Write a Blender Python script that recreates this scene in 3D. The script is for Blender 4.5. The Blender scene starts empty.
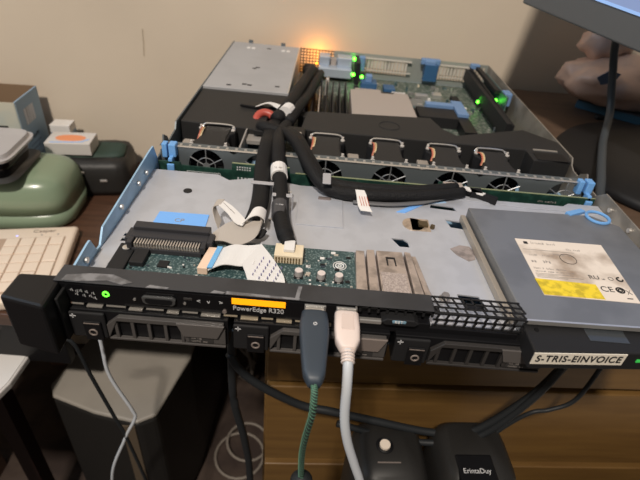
import bpy, bmesh, math, random
from mathutils import Vector, Matrix, Euler
random.seed(7)
C = bpy.context.scene.collection
R = math.radians

# ------------------------------------------------------------ camera
cam_d = bpy.data.cameras.new('camera'); cam = bpy.data.objects.new('camera', cam_d); C.objects.link(cam)
cam.location = (0.152408932, -0.229313996, 0.249523218)
cam.rotation_mode = 'XYZ'
cam.rotation_euler = (0.944990144, -0.0848468827, 0.0295284376)
cam_d.sensor_width = 36.0; cam_d.lens = 474.04 / 640 * 36; cam_d.clip_start = .01
cam_d.dof.use_dof = True; cam_d.dof.focus_distance = 0.36; cam_d.dof.aperture_fstop = 10
bpy.context.scene.camera = cam
# ------------------------------------------------------------ world, lights, exposure
w = bpy.data.worlds.new('world'); bpy.context.scene.world = w; w.use_nodes = True
w.node_tree.nodes['Background'].inputs[0].default_value = (1.0, .94, .88, 1)
w.node_tree.nodes['Background'].inputs[1].default_value = 0.14
def area(name, loc, target, size, power, color):
    d = bpy.data.lights.new(name, 'AREA'); d.shape = 'RECTANGLE'; d.size = size[0]; d.size_y = size[1]
    d.energy = power; d.color = color
    o = bpy.data.objects.new(name, d); C.objects.link(o); o.location = loc
    o.rotation_euler = (Vector(target) - Vector(loc)).to_track_quat('-Z', 'Y').to_euler(); return o
area('ceiling_lamp', (-0.24, -1.25, 1.95), (.15, .4, 0), (.15, .15), 62, (1.0, .90, .79))
area('window_light', (-1.6, 1.2 - 1.0, 1.3), (.15, .2, 0), (.9, .9), 11, (.62, .80, 1.0))
vs = bpy.context.scene.view_settings
vs.view_transform = 'Standard'; vs.look = 'None'; vs.gamma = 1; vs.use_curve_mapping = False; vs.exposure = 0.0

# ------------------------------------------------------------ materials
MATS = {}
def mat(name, col, rough=.5, metal=0, emit=None, estr=0, noise=0, nscale=40, col2=None, bump=0, bscale=200, stretch=None, lo=.45, hi=.6, alpha=1, trans=0, coat=0):
    if name in MATS: return MATS[name]
    m = bpy.data.materials.new(name); m.use_nodes = True; nt = m.node_tree; b = nt.nodes['Principled BSDF']
    b.inputs['Base Color'].default_value = (*col, 1); b.inputs['Roughness'].default_value = rough; b.inputs['Metallic'].default_value = metal
    b.inputs['Alpha'].default_value = alpha; b.inputs['Transmission Weight'].default_value = trans; b.inputs['Coat Weight'].default_value = coat
    if max(col) < .04 and not metal: b.inputs['Specular IOR Level'].default_value = .28
    if emit: b.inputs['Emission Color'].default_value = (*emit, 1); b.inputs['Emission Strength'].default_value = estr
    if noise or bump or col2:
        tc = nt.nodes.new('ShaderNodeTexCoord'); mp = nt.nodes.new('ShaderNodeMapping'); nt.links.new(tc.outputs['Object'], mp.inputs[0])
        if stretch: mp.inputs['Scale'].default_value = stretch
    if noise or col2:
        n = nt.nodes.new('ShaderNodeTexNoise'); n.inputs['Scale'].default_value = nscale; n.inputs['Detail'].default_value = 5
        nt.links.new(mp.outputs[0], n.inputs['Vector'])
        cr = nt.nodes.new('ShaderNodeValToRGB')
        c2 = col2 if col2 else tuple(max(0, c * (1 - noise)) for c in col)
        cr.color_ramp.elements[0].position = lo; cr.color_ramp.elements[1].position = hi
        cr.color_ramp.elements[0].color = (*col, 1); cr.color_ramp.elements[1].color = (*c2, 1)
        nt.links.new(n.outputs[0], cr.inputs[0]); nt.links.new(cr.outputs[0], b.inputs['Base Color'])
    if bump:
        n2 = nt.nodes.new('ShaderNodeTexNoise'); n2.inputs['Scale'].default_value = bscale; nt.links.new(mp.outputs[0], n2.inputs['Vector'])
        bp = nt.nodes.new('ShaderNodeBump'); bp.inputs['Strength'].default_value = bump; bp.inputs['Distance'].default_value = .001
        nt.links.new(n2.outputs[0], bp.inputs['Height']); nt.links.new(bp.outputs[0], b.inputs['Normal'])
    MATS[name] = m; return m
STEEL = mat('galvanised_steel', (.52, .54, .59), .42, .35, noise=.07, nscale=60)
SIDE = mat('blue_lit_side_steel', (.34, .54, .74), .4, .25, noise=.15, nscale=30)  # cool light on the inner left wall, put into the steel's colour
BRASS = mat('brownish_side_steel', (.34, .31, .27), .45, .4, noise=.3, nscale=30)  # brownish tone of the right chassis wall
DRIVE = mat('drive_casing', (.24, .25, .265), .38, .5, noise=.15, nscale=25)
SILVER = mat('bright_metal', (.72, .70, .67), .3, .8)
NICKEL = mat('nickel_cage', (.55, .47, .42), .38, .6, noise=.35, nscale=90)
BRK = mat('bracket_steel', (.13, .15, .16), .45, .4)
PSU = mat('power_supply_steel', (.40, .40, .41), .55, .2, noise=.06, nscale=20)
BLACK = mat('black_plastic', (.006, .006, .007), .42)
BLACK2 = mat('matt_black_plastic', (.014, .014, .015), .55)
STRIP = mat('bezel_top_plastic', (.035, .036, .04), .5, noise=.3, nscale=30)
WORN = mat('peeling_clear_film', (.20, .20, .21), .35, noise=.5, nscale=120)
SHROUD = mat('shroud_plastic', (.020, .0195, .0195), .55, bump=.15, bscale=400)
GLOSS = mat('glossy_black', (.006, .006, .007), .12)
CARR = mat('carrier_plastic', (.035, .032, .031), .45, .1)
CARRL = mat('carrier_trim', (.24, .20, .18), .42, .3)
PCB = mat('green_circuit_board', (.010, .034, .026), .45, col2=(.018, .058, .042), nscale=160)
PCBT = mat('teal_circuit_board', (.028, .062, .066), .45, col2=(.20, .27, .27), nscale=700, lo=.52, hi=.66)
MB = mat('motherboard_green', (.05, .08, .06), .5, col2=(.28, .28, .25), nscale=260, lo=.48, hi=.64)
BLUE = mat('blue_touchpoint', (.15, .36, .70), .4)
BLUED = mat('dark_blue_port', (.03, .10, .22), .45)
DUSTB = mat('dusty_blue', (.15,.26,.46), .5)
CPBLUE = mat('blue_paper_label', (.18, .42, .86), .6)
CREAM = mat('cream_connector', (.72, .62, .45), .5)
PEACH = mat('beige_connector', (.78, .58, .44), .5)
WHITE = mat('white_label', (.72, .70, .68), .6)
RIB = mat('grey_ribbon', (.42, .38, .34), .5)
WRIB = mat('white_ribbon', (.70, .69, .68), .45)
FABR = mat('black_cable_sleeve', (.007, .007, .008), .6, bump=.9, bscale=900, noise=.3, nscale=500)
DUST = mat('dusty_label', (.74, .66, .58), .6, col2=(.26, .18, .12), nscale=34, lo=.5, hi=.75)
YEL = mat('yellow_warning', (.82, .62, .03), .5, noise=.35, nscale=160)
INK = mat('black_ink', (.02, .02, .02), .6)
GINK = mat('grey_ink', (.28, .25, .23), .6)
LTXT = mat('light_print', (.55, .55, .56), .5)
ORG = mat('orange_lcd', (.9, .35, .01), .4, emit=(1, .33, .0), estr=.95)
GLED = mat('green_led', (.1, .8, .05), .4, emit=(.10, 1, .03), estr=3)
GLEDB = mat('green_board_led', (.1, .8, .05), .4, emit=(.10, 1, .03), estr=9)
OLED = mat('orange_led', (1, .4, .05), .4, emit=(1, .36, .03), estr=6)
TAUPE = mat('taupe_heatsink_cover', (.36, .31, .275), .6)
WALLM = mat('painted_plaster', (.62, .53, .42), .85, noise=.07, nscale=2.2, bump=.25, bscale=60)
WOOD = mat('brown_wood', (.17, .092, .026), .45, col2=(.12, .062, .018), nscale=6, stretch=(1.2, 14, 14), lo=.35, hi=.7)
WOODT = mat('worktop_wood', (.105, .066, .044), .45, col2=(.08, .050, .033), nscale=6, stretch=(1.5, 14, 14), lo=.35, hi=.7)
DWOOD = mat('dark_desk_wood', (.085, .042, .026), .4, noise=.3, nscale=9, stretch=(1, 12, 12))
FLOORM = mat('floor_covering', (.06, .040, .03), .7, col2=(.03, .018, .014), nscale=11)
KB = mat('beige_keyboard_plastic', (.72, .60, .49), .5)
KEY = mat('beige_key', (.74, .62, .51), .5)
GREENP = mat('sage_green_plastic', (.22, .29, .20), .26, coat=.3)
CLEAR = mat('cloudy_clear_lid', (.50, .48, .48), .25, alpha=.8)
CARTI = mat('brown_cardboard', (.22, .14, .08), .8)
CARTW = mat('cream_printed_card', (.55, .53, .44), .6, col2=(.42, .48, .46), nscale=9)
CARTB = mat('pale_blue_printed_card', (.26, .38, .50), .6)
BAGM = mat('crumpled_pink_plastic_bag', (.62, .42, .33), .4, col2=(.42, .32, .30), nscale=14, bump=1, bscale=30)
GREYM = mat('monitor_grey', (.085, .09, .095), .5)
SCR = mat('monitor_screen', (.1, .12, .18), .3, emit=(.30, .42, .75), estr=.55)
TOWT = mat('pale_grey_metal', (.30, .275, .24), .5, noise=.1, nscale=9)
TOWD = mat('black_tower', (.016, .015, .014), .55)
GRUB = mat('dark_rubber', (.016, .018, .02), .5)
SLATE = mat('slate_plug', (.032, .045, .062), .5)
IVORY = mat('ivory_plug', (.72, .61, .56), .45)
WCORD = mat('pale_cord', (.55, .58, .62), .45)
GCORD = mat('green_black_braid', (.02, .03, .025), .6)
RED = mat('red_tube', (.42, .07, .05), .4)

# ------------------------------------------------------------ helpers
def link(name, bm, m, parent=None, smooth=False, bevel=0, seg=2):
    me = bpy.data.meshes.new(name); bmesh.ops.recalc_face_normals(bm, faces=bm.faces); bm.to_mesh(me); bm.free()
    ms = m if isinstance(m, (list, tuple)) else [m]
    for q in ms: me.materials.append(q)
    if smooth:
        for p in me.polygons: p.use_smooth = True
    o = bpy.data.objects.new(name, me); C.objects.link(o)
    if parent: o.parent = parent
    if bevel:
        b = o.modifiers.new('bevel', 'BEVEL'); b.width = bevel; b.segments = seg; b.limit_method = 'ANGLE'; b.angle_limit = R(40)
    return o
def NB(): return bmesh.new()
def bx(bm, x0, x1, y0, y1, z0, z1, mt=0, M=None):
    v = [bm.verts.new((x, y, z)) for z in (z0, z1) for y in (y0, y1) for x in (x0, x1)]
    if M: [setattr(q, 'co', M @ q.co) for q in v]
    for f in ((0,1,3,2),(4,5,7,6),(0,1,5,4),(2,3,7,6),(0,2,6,4),(1,3,7,5)):
        bm.faces.new([v[i] for i in f]).material_index = mt
    return bm
def prism(bm, pts, z0, z1, axis='z', mt=0):
    def P(a, b, c): return (a, b, c) if axis == 'z' else ((a, c, b) if axis == 'y' else (c, a, b))
    lo = [bm.verts.new(P(a, b, z0)) for a, b in pts]; hi = [bm.verts.new(P(a, b, z1)) for a, b in pts]
    fs = [bm.faces.new(lo), bm.faces.new(hi)]
    n = len(pts)
    for i in range(n): fs.append(bm.faces.new((lo[i], lo[(i+1) % n], hi[(i+1) % n], hi[i])))
    for f in fs: f.material_index = mt
    return bm
def spline(pts, n=8):
    P = [Vector(p) for p in pts]; P = [2*P[0]-P[1]] + P + [2*P[-1]-P[-2]]; out = []
    for i in range(1, len(P)-2):
        for k in range(n):
            t = k/n; a, b, c, d = P[i-1], P[i], P[i+1], P[i+2]
            out.append(.5*((2*b)+(-a+c)*t+(2*a-5*b+4*c-d)*t*t+(-a+3*b-3*c+d)*t**3))
    out.append(P[-2]); return out
def tube(bm, pts, r, seg=10, flat=1.0, smooth=True, n=8, mt=0):
    P = spline(pts, n) if smooth else [Vector(p) for p in pts]
    rs = r if callable(r) else (lambda t: r)
    up = Vector((0, 0, 1)); rings = []; N = len(P)
    prev = None
    for i, p in enumerate(P):
        t = (P[min(i+1, N-1)] - P[max(i-1, 0)]).normalized()
        s = t.cross(up)
        if s.length < .05: s = prev if prev else Vector((1, 0, 0))
        s = (s - t*s.dot(t)).normalized()
        if prev and s.dot(prev) < 0: s = -s
        prev = s; u = s.cross(t).normalized(); rr = rs(i/(N-1))
        rings.append([bm.verts.new(p + s*math.cos(a)*rr*1.0 + u*math.sin(a)*rr*flat) for a in [2*math.pi*k/seg for k in range(seg)]])
    for a, b in zip(rings, rings[1:]):
        for k in range(seg):
            bm.faces.new((a[k], a[(k+1) % seg], b[(k+1) % seg], b[k])).material_index = mt
    bm.faces.new(rings[0]).material_index = mt; bm.faces.new(rings[-1][::-1]).material_index = mt
    return bm
def cyl(bm, p0, p1, r0, r1=None, seg=16, mt=0):
    r1 = r0 if r1 is None else r1
    p0, p1 = Vector(p0), Vector(p1); t = (p1-p0).normalized(); s = t.orthogonal().normalized(); u = t.cross(s)
    A = [bm.verts.new(p0+(s*math.cos(a)+u*math.sin(a))*r0) for a in [2*math.pi*k/seg for k in range(seg)]]
    B = [bm.verts.new(p1+(s*math.cos(a)+u*math.sin(a))*r1) for a in [2*math.pi*k/seg for k in range(seg)]]
    for k in range(seg): bm.faces.new((A[k], A[(k+1) % seg], B[(k+1) % seg], B[k])).material_index = mt
    bm.faces.new(A).material_index = mt; bm.faces.new(B[::-1]).material_index = mt
    return bm
def torus(bm, c, axis, Rr, r, seg=24, s2=8, a0=0, a1=2*math.pi):
    c = Vector(c); ax = Vector(axis).normalized(); s = ax.orthogonal().normalized(); u = ax.cross(s)
    full = abs(a1-a0-2*math.pi) < 1e-4; rings = []
    for i in range(seg + (0 if full else 1)):
        a = a0+(a1-a0)*i/seg; d = s*math.cos(a)+u*math.sin(a)
        rings.append([bm.verts.new(c+d*(Rr+r*math.cos(b))+ax*r*math.sin(b)) for b in [2*math.pi*k/s2 for k in range(s2)]])
    n = len(rings)
    for i in range(n if full else n-1):
        A, B = rings[i], rings[(i+1) % n]
        for k in range(s2): bm.faces.new((A[k], A[(k+1) % s2], B[(k+1) % s2], B[k]))
    return bm
def ribbon(bm, edges, th=.0006, n=6):
    """edges: list of (left point, right point); a thin strip with thickness"""
    L = spline([e[0] for e in edges], n); Q = spline([e[1] for e in edges], n); rows = []
    for i in range(len(L)):
        t = (L[min(i+1, len(L)-1)]-L[max(i-1, 0)]); nn = t.cross(Q[i]-L[i]).normalized()*th
        rows.append([bm.verts.new(L[i]), bm.verts.new(Q[i]), bm.verts.new(Q[i]+nn), bm.verts.new(L[i]+nn)])
    for a, b in zip(rows, rows[1:]):
        for k in range(4): bm.faces.new((a[k], a[(k+1) % 4], b[(k+1) % 4], b[k]))
    bm.faces.new(rows[0]); bm.faces.new(rows[-1][::-1]); return bm
def tag(o, label, cat, group=None, kind=None):
    o['label'] = label
    if cat: o['category'] = cat
    if group: o['group'] = group
    if kind: o['kind'] = kind
    return o
def thing(name, label, cat, loc=(0, 0, 0), rz=0, group=None):
    o = bpy.data.objects.new(name, None); C.objects.link(o); o.location = loc; o.rotation_euler = (0, 0, rz); o.empty_display_size = .02
    return tag(o, label, cat, group)
def struct(name, bm, m):
    o = link(name, bm, m); o['kind'] = 'structure'; return o
def text(name, s, size, M, m, parent, th=.0002, xs=1.0, align='LEFT', bold=0, sp=1):
    cu = bpy.data.curves.new(name, 'FONT'); cu.body = s; cu.size = size; cu.offset = bold; cu.space_character = sp; cu.extrude = th; cu.align_x = align; cu.align_y = 'CENTER'
    to = bpy.data.objects.new('t', cu); C.objects.link(to)
    dg = bpy.context.evaluated_depsgraph_get(); me = bpy.data.meshes.new_from_object(to.evaluated_get(dg)); bpy.data.objects.remove(to)
    me.materials.clear(); me.materials.append(m); me.transform(M @ Matrix.Diagonal((xs, 1, 1, 1)))
    o = bpy.data.objects.new(name, me); C.objects.link(o); o.parent = parent; return o
def TT(x, y, z): return Matrix.Translation((x, y, z))
FRONT = Matrix.Rotation(R(90), 4, 'X')      # lettering on a face that looks towards -y

def scribble(name, words, size, M, m, parent, th=.00006):
    """a line of print too small to read: letter-sized strokes"""
    rn = random.Random(len(words)+int(size*1e6)); bm = NB(); x = 0
    for ch in words:
        if ch == ' ': x += size*.5; continue
        w_ = size*rn.uniform(.16, .30); h0 = rn.choice((0, 0, .08)); h1 = rn.choice((.5, .5, .72))
        bx(bm, x, x+w_*.45, (h0-.35)*size, (h1-.35)*size, 0, th, M=M)
        bx(bm, x+w_*.45, x+w_, (rn.choice((-.35, 0, .1)))*size, (rn.choice((-.25, .12, .2)))*size, 0, th, M=M) if rn.random() < .8 else None
        x += w_+size*.16
    return link(name, bm, m, parent)
# ------------------------------------------------------------ setting
A = R(3.6); cA, sA = math.cos(A), math.sin(A)
def WX(x, dy=0):                              # point along the back wall line
    return (x - dy*sA, .630 + (x)*math.tan(A) + .001 + dy)
bm = NB(); p0, p1 = WX(-1.6), WX(2.2); prism(bm, [p0, p1, (p1[0], p1[1]+.1), (p0[0], p0[1]+.1)], -.75, 1.8); struct('wall_back', bm, WALLM)
struct('wall_left', bx(NB(), -1.70, -1.60, -1.2, .7, -.75, 0.3), WALLM)
struct('floor', bx(NB(), -1.7, 2.2, -1.6, .8, -.80, -.75), FLOORM)

# hairline crack on the wall
tcr = NB(); yq = lambda x: WX(x)[1]-.0006
for path in ([(-.235,.108),(-.222,.100),(-.205,.097),(-.19,.093),(-.17,.094)], [(-.16,.0),(-.158,.02),(-.157,.045)]):
    for (xa, za), (xb, zb) in zip(path, path[1:]): cyl(tcr, (xa, yq(xa), za), (xb, yq(xb), zb), .0005, seg=4)
o = link('trim_1', tcr, mat('crack_line', (.33, .26, .18), .9)); o['kind'] = 'structure'

# wooden cabinet that carries the server
cab = thing('wooden_drawer_cabinet', 'brown wooden drawer cabinet under the open server', 'cabinet', (.118, .1, -.75), A)
ZC = .75 - .0015
link('body', bx(NB(), 0, 1.25, .02, .50, .06, ZC-.018), WOOD, cab, bevel=.002)
link('top', bx(NB(), -.004, 1.26, -.002, .513, ZC-.018, ZC), WOODT, cab, bevel=.002)
link('plinth', bx(NB(), .01, 1.24, .03, .49, 0, .06), DWOOD, cab)
for z0, z1 in ((ZC-.181, ZC-.022), (ZC-.338, ZC-.191), (ZC-.52, ZC-.352), (.075, ZC-.53)):
    d = link('drawer', bx(NB(), .003, 1.245, 0, .02, z0, z1), WOOD, cab, bevel=.0015)

# low desk on the left
desk = thing('low_desk', 'dark brown desk under the beige keyboard', 'desk', (-.55, .4, -.75), 0)
ZD = -.205
def rel(o, bm): bmesh.ops.translate(bm, verts=bm.verts, vec=-o.location); return bm
link('desktop', rel(desk, prism(NB(), [(-1.1,.185),(.106,.185),(.082,.560),(.080,WX(.08)[1]-.004),(-1.1,WX(-1.1)[1]-.004)], ZD-.02, ZD)), DWOOD, desk, bevel=.002)
link('drawer', rel(desk, bx(NB(), -1.05, -.16, .195, .21, ZD-.10, ZD-.021)), BLACK, desk, bevel=.002)
for x, y in ((-1.06, .2), (-1.06, .50), (-.46, .53), (-.46, .24)):
    link('leg', rel(desk, bx(NB(), x, x+.035, y, y+.035, -.75, ZD-.02)), DWOOD, desk)
kn = link('drawer_handle', rel(desk, bx(NB(), -.252, -.243, .187, .195, ZD-.047, ZD-.042)), SILVER, desk, bevel=.002)

# ------------------------------------------------------------ server
srv = thing('rack_server', 'opened slim rack server with exposed boards, fans and cables lying on the wooden cabinet', 'server')
W, D, ZT, ZP = .434, .607, .043, .028
bm = bx(NB(), 0, W, 0, D, 0, .0015)
prism(bm, [(0,0),(.183,0),(.183,.033),(.176,.049),(.168,.049),(.055,.040),(.046,.030),(.040,.030),(.034,.043),(.030,.043),(.006,.040),(0,.040)], 0, .0015, 'x')
prism(bm, [(.183,0),(D,0),(D,ZT),(.252,ZT),(.247,.036),(.222,.034),(.218,.041),(.208,.047),(.203,.034),(.183,.033)], 0, .0015, 'x', mt=2)  # rear of the same metal wall, its shade painted as a darker steel
prism(bm, [(0,0),(D,0),(D,ZT),(.252,ZT),(.247,.036),(.240,.033),(.228,.033),(.224,.038),(.214,.043),(.205,.034),(.185,.034),(.172,.044),(.0,ZT)], W-.0015, W, 'x', mt=1)
link('chassis', bm, [SIDE, BRASS, BRK], srv)
sc = NB()
for y, z in ((.128, .036), (.088, .037), (.148, .036), (.022, .035)):
    cyl(sc, (.0015, y, z), (.0035, y, z), .0022, seg=10)
for y, z in ((.155, .036), (.12, .037), (.095, .036)):
    cyl(sc, (W-.0015, y, z), (W-.0035, y, z), .0022, seg=10)
link('rivet', sc, SILVER, srv)

# drive bay cover plate with real holes
plate = prism(NB(), [(.0016,-.009),(.4324,-.003),(.4324,.17),(.36,.166),(.28,.165),(.141,.164),(.102,.172),(.085,.166),(.074,.162),(.062,.171),(.0016,.171)], .0268, ZP)
po = link('drive_bay_plate', plate, STEEL, srv)
holes = NB()
def hp(pts): prism(holes, pts, .02, .04)
hp([(.2205,.090),(.2305,.090),(.234,.086),(.2345,.079),(.2265,.079)])
hp([(.2635,.151),(.284,.149),(.286,.142),(.2615,.144)])
hp([(.272,.126),(.289,.124),(.2895,.112),(.275,.114)])
hp([(.262,.027),(.278,.026),(.280,.012),(.265,.012)])
for i, (x, y) in enumerate(((.026,.067),(.033,.067),(.0265,.060),(.033,.060),(.012,.0665),(.012,.060),(.019,.067),(.019,.060),(.0135,.032),(.019,.031))):
    prism(holes, [(x, y), (x+.0042, y), (x+.0038, y-.0042), (x-.0004, y-.0042)], .02, .04)
for i in range(9):
    x = .150+i*.0048; prism(holes, [(x, .0665), (x+.0032, .0665), (x+.0032, .0635), (x, .0635)], .02, .04)
cyl(holes, (.236,.060,.02), (.236,.060,.04), .002, seg=12)
ho = link('cut', holes, STEEL)
md = po.modifiers.new('b', 'BOOLEAN'); md.object = ho; md.operation = 'DIFFERENCE'; md.solver = 'EXACT'
dg = bpy.context.evaluated_depsgraph_get(); me = bpy.data.meshes.new_from_object(po.evaluated_get(dg)); po.modifiers.clear(); po.data = me; bpy.data.objects.remove(ho)
# raised and recessed details of the plate
r_ = NB()
prism(r_, [(.085,.060),(.093,.060),(.104,.128),(.096,.128)], ZP, ZP+.0012); link('raised_rib', r_, STEEL, po, bevel=.0008)
link('raised_pad', bx(NB(), .141, .181, .098, .148, ZP, ZP+.0008), STEEL, po, bevel=.0006)
link('screw', cyl(NB(), (.042,.136,ZP), (.042,.136,ZP+.0006), .0038, seg=20), BLACK2, po)
lo = NB(); cyl(lo, (.242,.113,ZP), (.242,.113,ZP+.0008), .0095, seg=20); bx(lo, .240, .256, .104, .122, ZP, ZP+.0008)
o = link('latch_cover', lo, mat('brassy_latch', (.55, .44, .34), .35, .5, noise=.3, nscale=160), po)
bm = NB(); bx(bm, .246, .254, .109, .116, ZP+.0008, ZP+.003); cyl(bm, (.258,.110,ZP), (.258,.110,ZP+.003), .002, seg=10); link('latch_spring', bm, mat('old_brass', (.12, .09, .05), .4, .6), po)
prism(NB(), [(0,0)], 0, 0) if False else None
o = link('adhesive_smudge', prism(NB(), [(.268,.082),(.277,.088),(.285,.087),(.2875,.080),(.286,.070),(.280,.067),(.272,.074)], ZP, ZP+.0003), mat('brown_smudge', (.30, .26, .25), .6, noise=.4, nscale=150), po)
# blue strip printed pieces near the fans
link('blue_tape', prism(NB(), [(.229,.131),(.249,.148),(.256,.148),(.237,.131)], ZP, ZP+.0006), CPBLUE, po)
link('blue_tape', prism(NB(), [(.257,.155),(.276,.160),(.279,.156),(.262,.151)], ZP, ZP+.0006), mat('pale_blue_tape', (.35,.55,.78), .5), po)
cp = link('blue_label', prism(NB(), [(.0285,.099),(.069,.1),(.070,.075),(.0275,.070)], ZP, ZP+.0007), CPBLUE, po)
text('lettering', 'CP', .0065, TT(.0435,.088,ZP+.0008), GINK, cp.parent, .00008)
# metal folds behind the plate
link('rear_lip', prism(NB(), [(.28,.164),(.30,.171),(.32,.167),(.395,.168),(.402,.174),(.432,.174),(.432,.160),(.36,.158)], ZP, ZP+.0008), STEEL, srv, bevel=.0006)

# cable clips on the plate
for x0, x1, y in ((.098, .119, .139), (.119, .137, .121)):
    bm = bx(NB(), x0, x1, y-.0025, y+.0025, ZP+.0125, ZP+.0138); bx(bm, x1-.0015, x1, y-.0025, y+.0025, ZP, ZP+.0138)
    link('cable_clip', bm, WHITE if False else mat('grey_clip', (.42,.42,.44), .45, .2), srv, bevel=.0006)
bm = bx(NB(), .1585, .1675, .149, .158, ZP+.010, ZP+.0125); link('cable_clip', bm, MATS['grey_clip'], srv, bevel=.001)
link('cable_clip', bx(NB(), .1585, .1700, .140, .1435, ZP, ZP+.0025), mat('bronze_clip', (.25,.21,.2), .35, .5), srv, bevel=.0008)
for x, y in ((.122,.147),(.119,.1)):
    link('metal_tab', bx(NB(), x, x+.012, y, y+.0016, ZP, ZP+.0015), SILVER, srv)

# ---- front control panel
cpn = NB()
prism(cpn, [(-.012,.0455),(.004,.0455),(.004,.0435),(-.0105,.0435)], -.002, .236, 'x')        # top flange
link('bezel_strip', cpn, STRIP, srv, bevel=.0006)
face = bx(NB(), .0, .186, -.0118, -.004, .028, .0435)
fo = link('control_panel', face, GLOSS, srv, bevel=.0003)
YF = -.0119
link('power_button', torus(NB(), (.0292, YF, .0372), (0,1,0), .0018, .0005, seg=9), GLED, fo)
bm = bx(NB(), .0282, .0302, YF-.0002, YF, .0390, .0398); link('power_symbol', bm, GLED, fo)
for i, (x, z) in enumerate(((.0095,.0390),(.0125,.0382),(.0150,.0388),(.0185,.0382),(.0225,.0375),(.0120,.0358),(.0165,.0350),(.0205,.0348),(.0230,.0335))):
    scribble('icon_print', 'ab', .0030, TT(x-.002, YF-.0001, z) @ FRONT, LTXT, fo, .0001)
bm = NB(); cyl(bm, (.0470, YF+.001, .0352), (.0470, YF-.0008, .0352), .0009, seg=10); cyl(bm, (.0785, YF+.001, .0352), (.0785, YF-.0008, .0352), .0009, seg=10); link('port_screw', bm, SILVER, fo)
vg = NB()
pts = [(.0535,.0400),(.0715,.0400),(.0735,.0385),(.0730,.0350),(.0710,.0332),(.0545,.0332),(.0525,.0350),(.0520,.0385)]
prism(vg, pts, YF-.0022, YF, 'y'); v = link('video_port', vg, mat('port_shell', (.10,.10,.10), .35, .5), fo, bevel=.0007)
prism(vg := NB(), [(a*.80+.0629*.2, b*.62+.0366*.38) for a, b in pts], YF-.0026, YF-.001, 'y'); link('socket', vg, BLACK, v)
link('menu_button', bx(NB(), .0780, .0835, YF-.0006, YF, .0382, .0402), CARR, fo, bevel=.0004)
for x, s in ((.0870, '<'), (.0935, 'v'), (.1010, '>')): text('menu_button', s, .0046, TT(x-.001, YF-.0001, .0378) @ FRONT, LTXT, fo, .0001)
link('lcd_display', bx(NB(), .1082, .1420, YF-.0004, YF, .0382, .0430), ORG, fo)
text('lettering', 'PowerEdge R320', .0052, TT(.1087, YF-.0002, .0346) @ FRONT, LTXT, fo, .0001, xs=.90)
link('led_screw', cyl(NB(), (.1035, YF+.001, .0310), (.1035, YF-.001, .0310), .0014, seg=12), CARRL, fo)
for x0, x1 in ((.1540, .1675), (.1740, .1872)):
    u = link('usb_port', bx(NB(), x0, x1, YF-.0010, YF+.003, .0375, .0432), SILVER, fo, bevel=.0004); link('socket', bx(NB(), x0+.0008, x1-.0008, YF-.0014, YF, .0383, .0424), GLOSS, u)
# right end of the panel: card slot, service tag holder, small vent row
rp = bx(NB(), .186, .236, -.0112, -.004, .024, .0335); bx(rp, .236, .2945, -.0108, -.009, .024, .0300); bx(rp, .186, .236, -.006, -.003, .0335, .0435); ro = link('card_slot_panel', rp, BLACK, srv, bevel=.0004)
link('card_slot', bx(NB(), .1890, .2040, -.0130, -.010, .0312, .0345), SILVER, ro, bevel=.0006)
link('service_tag', prism(NB(), [(.2030,.0360),(.2065,.0385),(.2240,.0385),(.2275,.0360),(.2250,.0335),(.2060,.0335)], -.0150, -.006, 'y'), BLACK2, ro, bevel=.0006)
bt = link('badge', prism(NB(), [(.2098,.0372),(.2102,.0382),(.2185,.0382),(.2190,.0372),(.2185,.0360),(.2103,.0360)], -.0154, -.0150, 'y'), mat('badge_blue', (.18,.32,.42), .4), ro, bevel=.0003)
text('lettering', 'EST', .0028, TT(.2143, -.0155, .0371) @ FRONT, WHITE, ro, .0001, xs=1.3, align='CENTER')
bm = NB()
for i in range(9): bx(bm, .1885+i*.0058, .1900+i*.0058, -.0105, -.004, .0390, .0436)
bx(bm, .1885, .24, -.0105, -.004, .0425, .0436); link('vent_row', bm, BLACK2, srv)
# lattice vent: sloping top and front face
bm = NB()
def bar(a, b, wv, h): 
    a, b = Vector(a), Vector(b); t = (b-a).normalized(); nrm = Vector(h); s = t.cross(nrm).normalized()*wv
    vs_ = [bm.verts.new(q) for q in (a-s, a+s, b+s, b-s)]; vt = [bm.verts.new(q.co+nrm*.0008) for q in vs_]
    bm.faces.new(vs_); bm.faces.new(vt)
    for k in range(4): bm.faces.new((vs_[k], vs_[(k+1)%4], vt[(k+1)%4], vt[k]))
X0, X1 = .236, .2945
for k in range(4):
    y = .0030 - k*.0048; bar((X0, y, .0445), (X1, y, .0445), .0006, (0,0,1))
for k in range(3):
    z = .0445 - k*.0052; bar((X0, -.0118, z), (X1, -.0118, z), .0006, (0,-1,0))
for i in range(10):
    x = X0 + .0012 + i*.0062
    for k in range(3): 
        off = (k % 2)*.0012; bar((x+off, .0030-k*.0048, .0445), (x+off+.0016, .0030-(k+1)*.0048, .0445), .0005, (0,0,1))
    for k in range(2): bar((x+.002, -.0118, .0445-k*.0052), (x+.0008, -.0118, .0445-(k+1)*.0052), .0007, (0,-1,0))
link('vent_grille', bm, BLACK2, srv)
# peeling film on the strip
for pl in ([(.004,-.006),(.018,-.003),(.032,-.0025),(.046,-.0085),(.040,-.0112),(.030,-.0085),(.012,-.0112),(.003,-.011)],):
    q = [(x, y) for x, y in pl]; link('peeling_film', prism(NB(), q, .0455, .0459), WORN, srv, bevel=.0002)
for x0, x1 in ((.055,.068),(.095,.104),(.103,.150)):
    q = [(x0,-.0118),(x1,-.0118),(x1+.001,-.0104),((x0+x1)/2,-.0098),(x0+.002,-.0092)]; link('peeling_film', prism(NB(), q, .0455, .0459), WORN, srv)
link('peeling_film', prism(NB(), [(.1475,-.011),(.149,.001),(.1515,.001),(.1500,-.011)], .0455, .0458), WORN, srv)
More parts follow.
